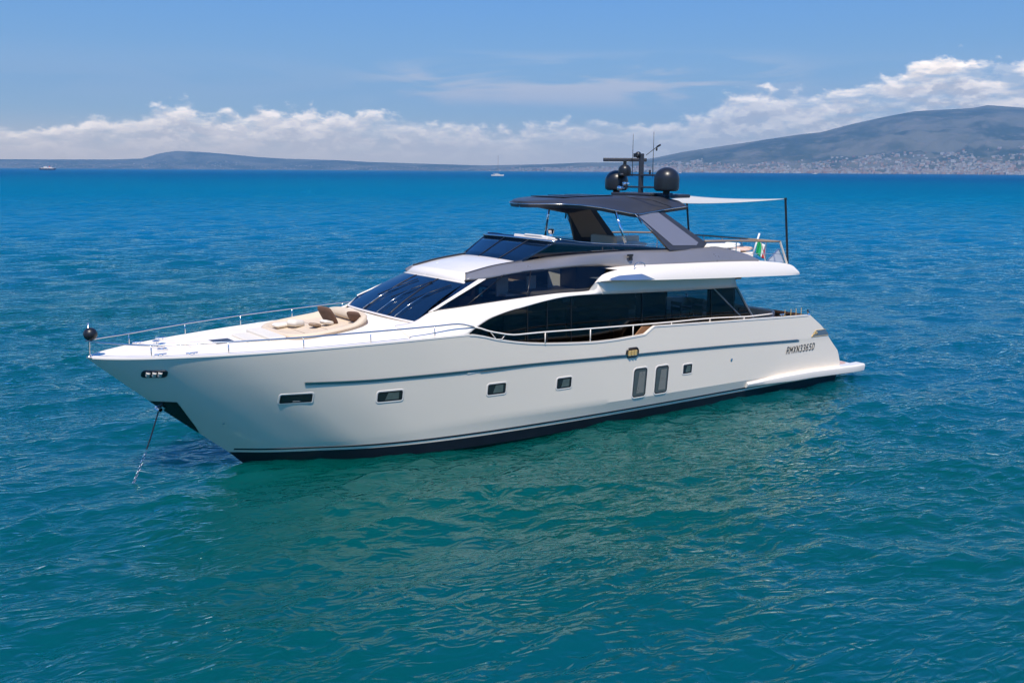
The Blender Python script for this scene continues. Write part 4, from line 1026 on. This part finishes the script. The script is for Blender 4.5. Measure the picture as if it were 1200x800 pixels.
pxs = np.arange(-1000, 2300, 2.6); rows_ = []
for t_ in list(np.linspace(0, 1, 60))+[1.08]:
    if t_ <= 1: rows_.append([ground(px, t_) for px in pxs])
    else: rows_.append([(p_[0]*1.05, p_[1]*1.05, p_[2]*.4) for p_ in rows_[-1]])
rows_.insert(0, [(p_[0], p_[1], -2) for p_ in rows_[0]])
HM = bpy.data.materials.new('hillside'); HM.use_nodes = True; t = NT(HM.node_tree); b = t.n['Principled BSDF']
geo = t.add('ShaderNodeNewGeometry'); pos = geo.outputs['Position']; b.inputs['Roughness'].default_value = .9; b.inputs['Specular IOR Level'].default_value = .1
na = t.noise(pos, .0011, 6, .62, .4); nb = t.noise(pos, .006, 5, .65)
cA = t.mix(t.rng(na, .42, .60, 0, 1, True), C4((.024, .046, .040)), C4((.13, .13, .105)))
cB = t.mix(t.m('MULTIPLY', t.rng(nb, .52, .66, 0, 1), .6), cA, C4((.20, .17, .14)))
t.l.new(cB, b.inputs['Base Color'])
hills = link('hills', *grid(rows_), HM, None, smooth=True); tag(hills, kind='structure')
# town: blocks on the shore and the lower slopes
TM = [mat('pale_wall', (.40, .36, .31), .8), mat('white_wall', (.47, .45, .42), .8), mat('pink_wall', (.42, .29, .23), .8), mat('terracotta_roof', (.30, .17, .12), .85), mat('grey_wall', (.28, .27, .26), .85)]
g_ = random.Random(3); blocks = []
while len(blocks) < 6500:
    if g_.random() < .88: px = g_.uniform(640, 1330); t_ = abs(g_.gauss(0, .075 if px > 850 else .09)) if g_.random() < .75 else g_.uniform(0, .42)
    else: px = g_.uniform(-60, 640); t_ = g_.random()**1.4*.5
    if t_ > .9: continue
    if mn.noise(Vector((px/38, t_*9, 2))) < -.12 and g_.random() < .75: continue
    x, y, z = ground(px, t_); w_ = g_.uniform(9, 34)*g_.choice((.7, 1, 1, 1.3)); h_ = g_.uniform(6, 15); d_ = g_.uniform(12, 26)
    blocks.append((math.hypot(x-CAM[0], y-CAM[1])/(w_*h_)**.5, x, y, z, w_, d_, h_, g_.uniform(-.6, .6)+math.atan2(hdir(px)[0], -hdir(px)[1]), g_.choice((0, 0, 1, 1, 2, 2, 3, 4)), px))
blocks.sort()
def house(w_, d_, h_):
    v, f = box((0, 0, h_/2-3), (w_, d_, h_+6)); v2, f2 = box((0, 0, h_+.8), (w_*.96, d_*.96, 1.4)); return merge((v, f), (v2, f2))
first = {}
n_ind = 0
V_, F_, MI = [], [], []
for q in blocks:
    _, x, y, z, w_, d_, h_, rz, mi, px = q
    if px < 600: w_, d_, h_ = w_*.7, d_*.7, h_*.6
    if n_ind < 290 and -20 < px < 1220:
        if mi not in first: first[mi] = o = link('town_building', *merge(box((0, 0, .5), (1, 1, 1)), box((.1, .1, 1.06), (.5, .5, .11))), TM[mi], None)
        else: o = first[mi].copy(); COL.objects.link(o)
        o.location = (x, y, z-4); o.rotation_euler = (0, 0, rz); o.scale = (w_, d_, h_+4)
        where = 'on the far right shore under the mountain' if px > 850 else ('on the far shore behind the mast' if px > 600 else 'on the far left shore')
        tag(o, ['cream', 'white', 'pink', 'terracotta', 'grey'][mi]+' hazy block of the town '+where, 'building', 'town buildings along the far shore'); n_ind += 1
    else:
        rm = Matrix.Rotation(rz, 3, 'Z'); v, f = house(w_, d_, h_); k = len(V_)
        V_ += [tuple(rm @ Vector(a)+Vector((x, y, z))) for a in v]; F_ += [tuple(i+k for i in a) for a in f]; MI += [mi]*len(f)
town = bpy.data.meshes.new('distant_town'); town.from_pydata(V_, [], F_); [town.materials.append(m_) for m_ in TM]; town.polygons.foreach_set('material_index', MI); town.update()
to = bpy.data.objects.new('distant_town', town); COL.objects.link(to); tag(to, 'pale mass of small houses spread over the far shore and lower slopes', 'town', kind='stuff')

# ---- other vessels
def vessel(name, px, py_base, L_, label, cat, build):
    q = PZ(px, py_base, 0.0); r_ = root(name, (q[0], q[1], 0), label, cat); build(q, L_, r_); return r_
RX = np.array([_r[0], _r[1], 0]); RX /= np.linalg.norm(RX); FX = np.array([_fw[0], _fw[1], 0]); FX /= np.linalg.norm(FX)
def loc(q, a, b_, z): return tuple(np.array((q[0], q[1], 0))+RX*a+FX*b_+np.array((0, 0, z)))
def hull_of(q, L_, B_, H_, m, r_, sgn=1, name='hull'):
    rows_ = []
    for s_ in np.linspace(-.5, .5, 15):
        w_ = B_/2*(1-max(0, (s_*2))**2.5); rk = max(0, s_*2)**2*.06*L_
        rows_.append([loc(q, sgn*(s_*L_*.94), -w_*.75, -.3), loc(q, sgn*(s_*L_+rk*.3), -w_, H_*(1+.25*max(0, s_*2)**2)), loc(q, sgn*(s_*L_+rk*.3), w_, H_*(1+.25*max(0, s_*2)**2)), loc(q, sgn*(s_*L_*.94), w_*.75, -.3)])
    link(name, *grid(rows_), m, r_)
def bx(q, a, b_, z, s_): 
    v, f = box((0, 0, 0), s_, rz=math.atan2(RX[1], RX[0])); c_ = loc(q, a, b_, z); return [tuple(np.array(p_)+np.array(c_)) for p_ in v], f
SHIPD = mat('navy_ship_paint', (.01, .014, .04), .4)
def ferry(q, L_, r_):
    hull_of(q, L_, 11, 5.2, SHIPD, r_, -1)
    link('superstructure', *merge(bx(q, 2, 0, 6.5, (L_*.78, 9, 2.8)), bx(q, 4, 0, 9.0, (L_*.50, 8, 2.6)), bx(q, -L_*.12, 0, 11.0, (L_*.16, 7, 2.2))), WHITE, r_)
    link('funnel', *bx(q, 9, 0, 12, (4, 3, 4)), REDC, r_)
    link('window_band', *bx(q, 2, 0, 6.8, (L_*.72, 9.1, .8)), NAVY, r_)
    for a, h_ in ((-4, 20), (18, 18)): link('mast', *tube([loc(q, a, 0, 9), loc(q, a, 0, h_)], .3, 6), WHITE, r_)
vessel('passenger_ship', 55.5, 199.2, 62, 'dark blue hulled ship with white upper decks on the horizon at left', 'ship', ferry)
def sloop(q, L_, r_):
    hull_of(q, L_, 4.6, 1.9, WHITE, r_, 1)
    link('coach_roof', *bx(q, 0, 0, 2.3, (L_*.42, 2.8, .9)), CANVAS, r_)
    link('mast', *tube([loc(q, .8, 0, 1.5), loc(q, .8, 0, 29)], .17, 6), PANEL, r_)
    link('boom', *tube([loc(q, .8, 0, 3.6), loc(q, -6.4, 0, 3.4)], .28, 6), CANVAS, r_)
vessel('sailing_boat', 583, 206.3, 18.5, 'white sailing boat with bare mast on open water behind the foredeck', 'sailboat', sloop)
def motor(q, L_, r_):
    hull_of(q, L_, 4.5, 2.2, WHITE, r_, -1); link('cabin', *merge(bx(q, 1, 0, 3.0, (L_*.5, 3.4, 1.8)), bx(q, 2, 0, 4.4, (L_*.25, 3, 1.2))), WHITE, r_); link('window_band', *bx(q, 1, 0, 3.1, (L_*.45, 3.5, .5)), NAVY, r_)
vessel('motorboat', 955, 203.9, 26, 'small white motorboat near the far shore below the mountain', 'motorboat', motor)
vessel('motorboat', 797, 203.0, 16, 'tiny white motorboat on the horizon just right of the domes', 'motorboat', motor)
def sail(q, L_, r_):
    hull_of(q, L_, 3.5, 1.6, WHITE, r_, 1); a, b_, c_ = loc(q, 0, 0, 2.4), loc(q, .1, 0, 24), loc(q, -5.5, 0, 2.6)
    link('mast', *tube([loc(q, .1, 0, 1.2), loc(q, .1, 0, 25)], .14, 6), PANEL, r_); link('mainsail', *prism([a, b_, c_], tuple(FX*.06)), CANVAS, r_)
vessel('small_sailboat', 1195, 205.2, 11, 'small boat under one white sail at the far right edge', 'sailboat', sail)

# ---- air
HZ = bpy.data.materials.new('haze'); HZ.use_nodes = True; t = NT(HZ.node_tree); t.n.clear()
o_ = t.add('ShaderNodeOutputMaterial'); pv = t.add('ShaderNodeVolumePrincipled'); pv.inputs['Color'].default_value = (.38, .71, 1.0, 1); pv.inputs['Density'].default_value = HAZE_D
pv.inputs['Anisotropy'].default_value = .2
t.l.new(pv.outputs[0], o_.inputs['Volume'])
hz = link('haze', *box((0, 0, 800), (38600, 38600, 1606)), HZ, None); tag(hz, kind='stuff'); hz['label'] = 'pale blue haze over the bay'
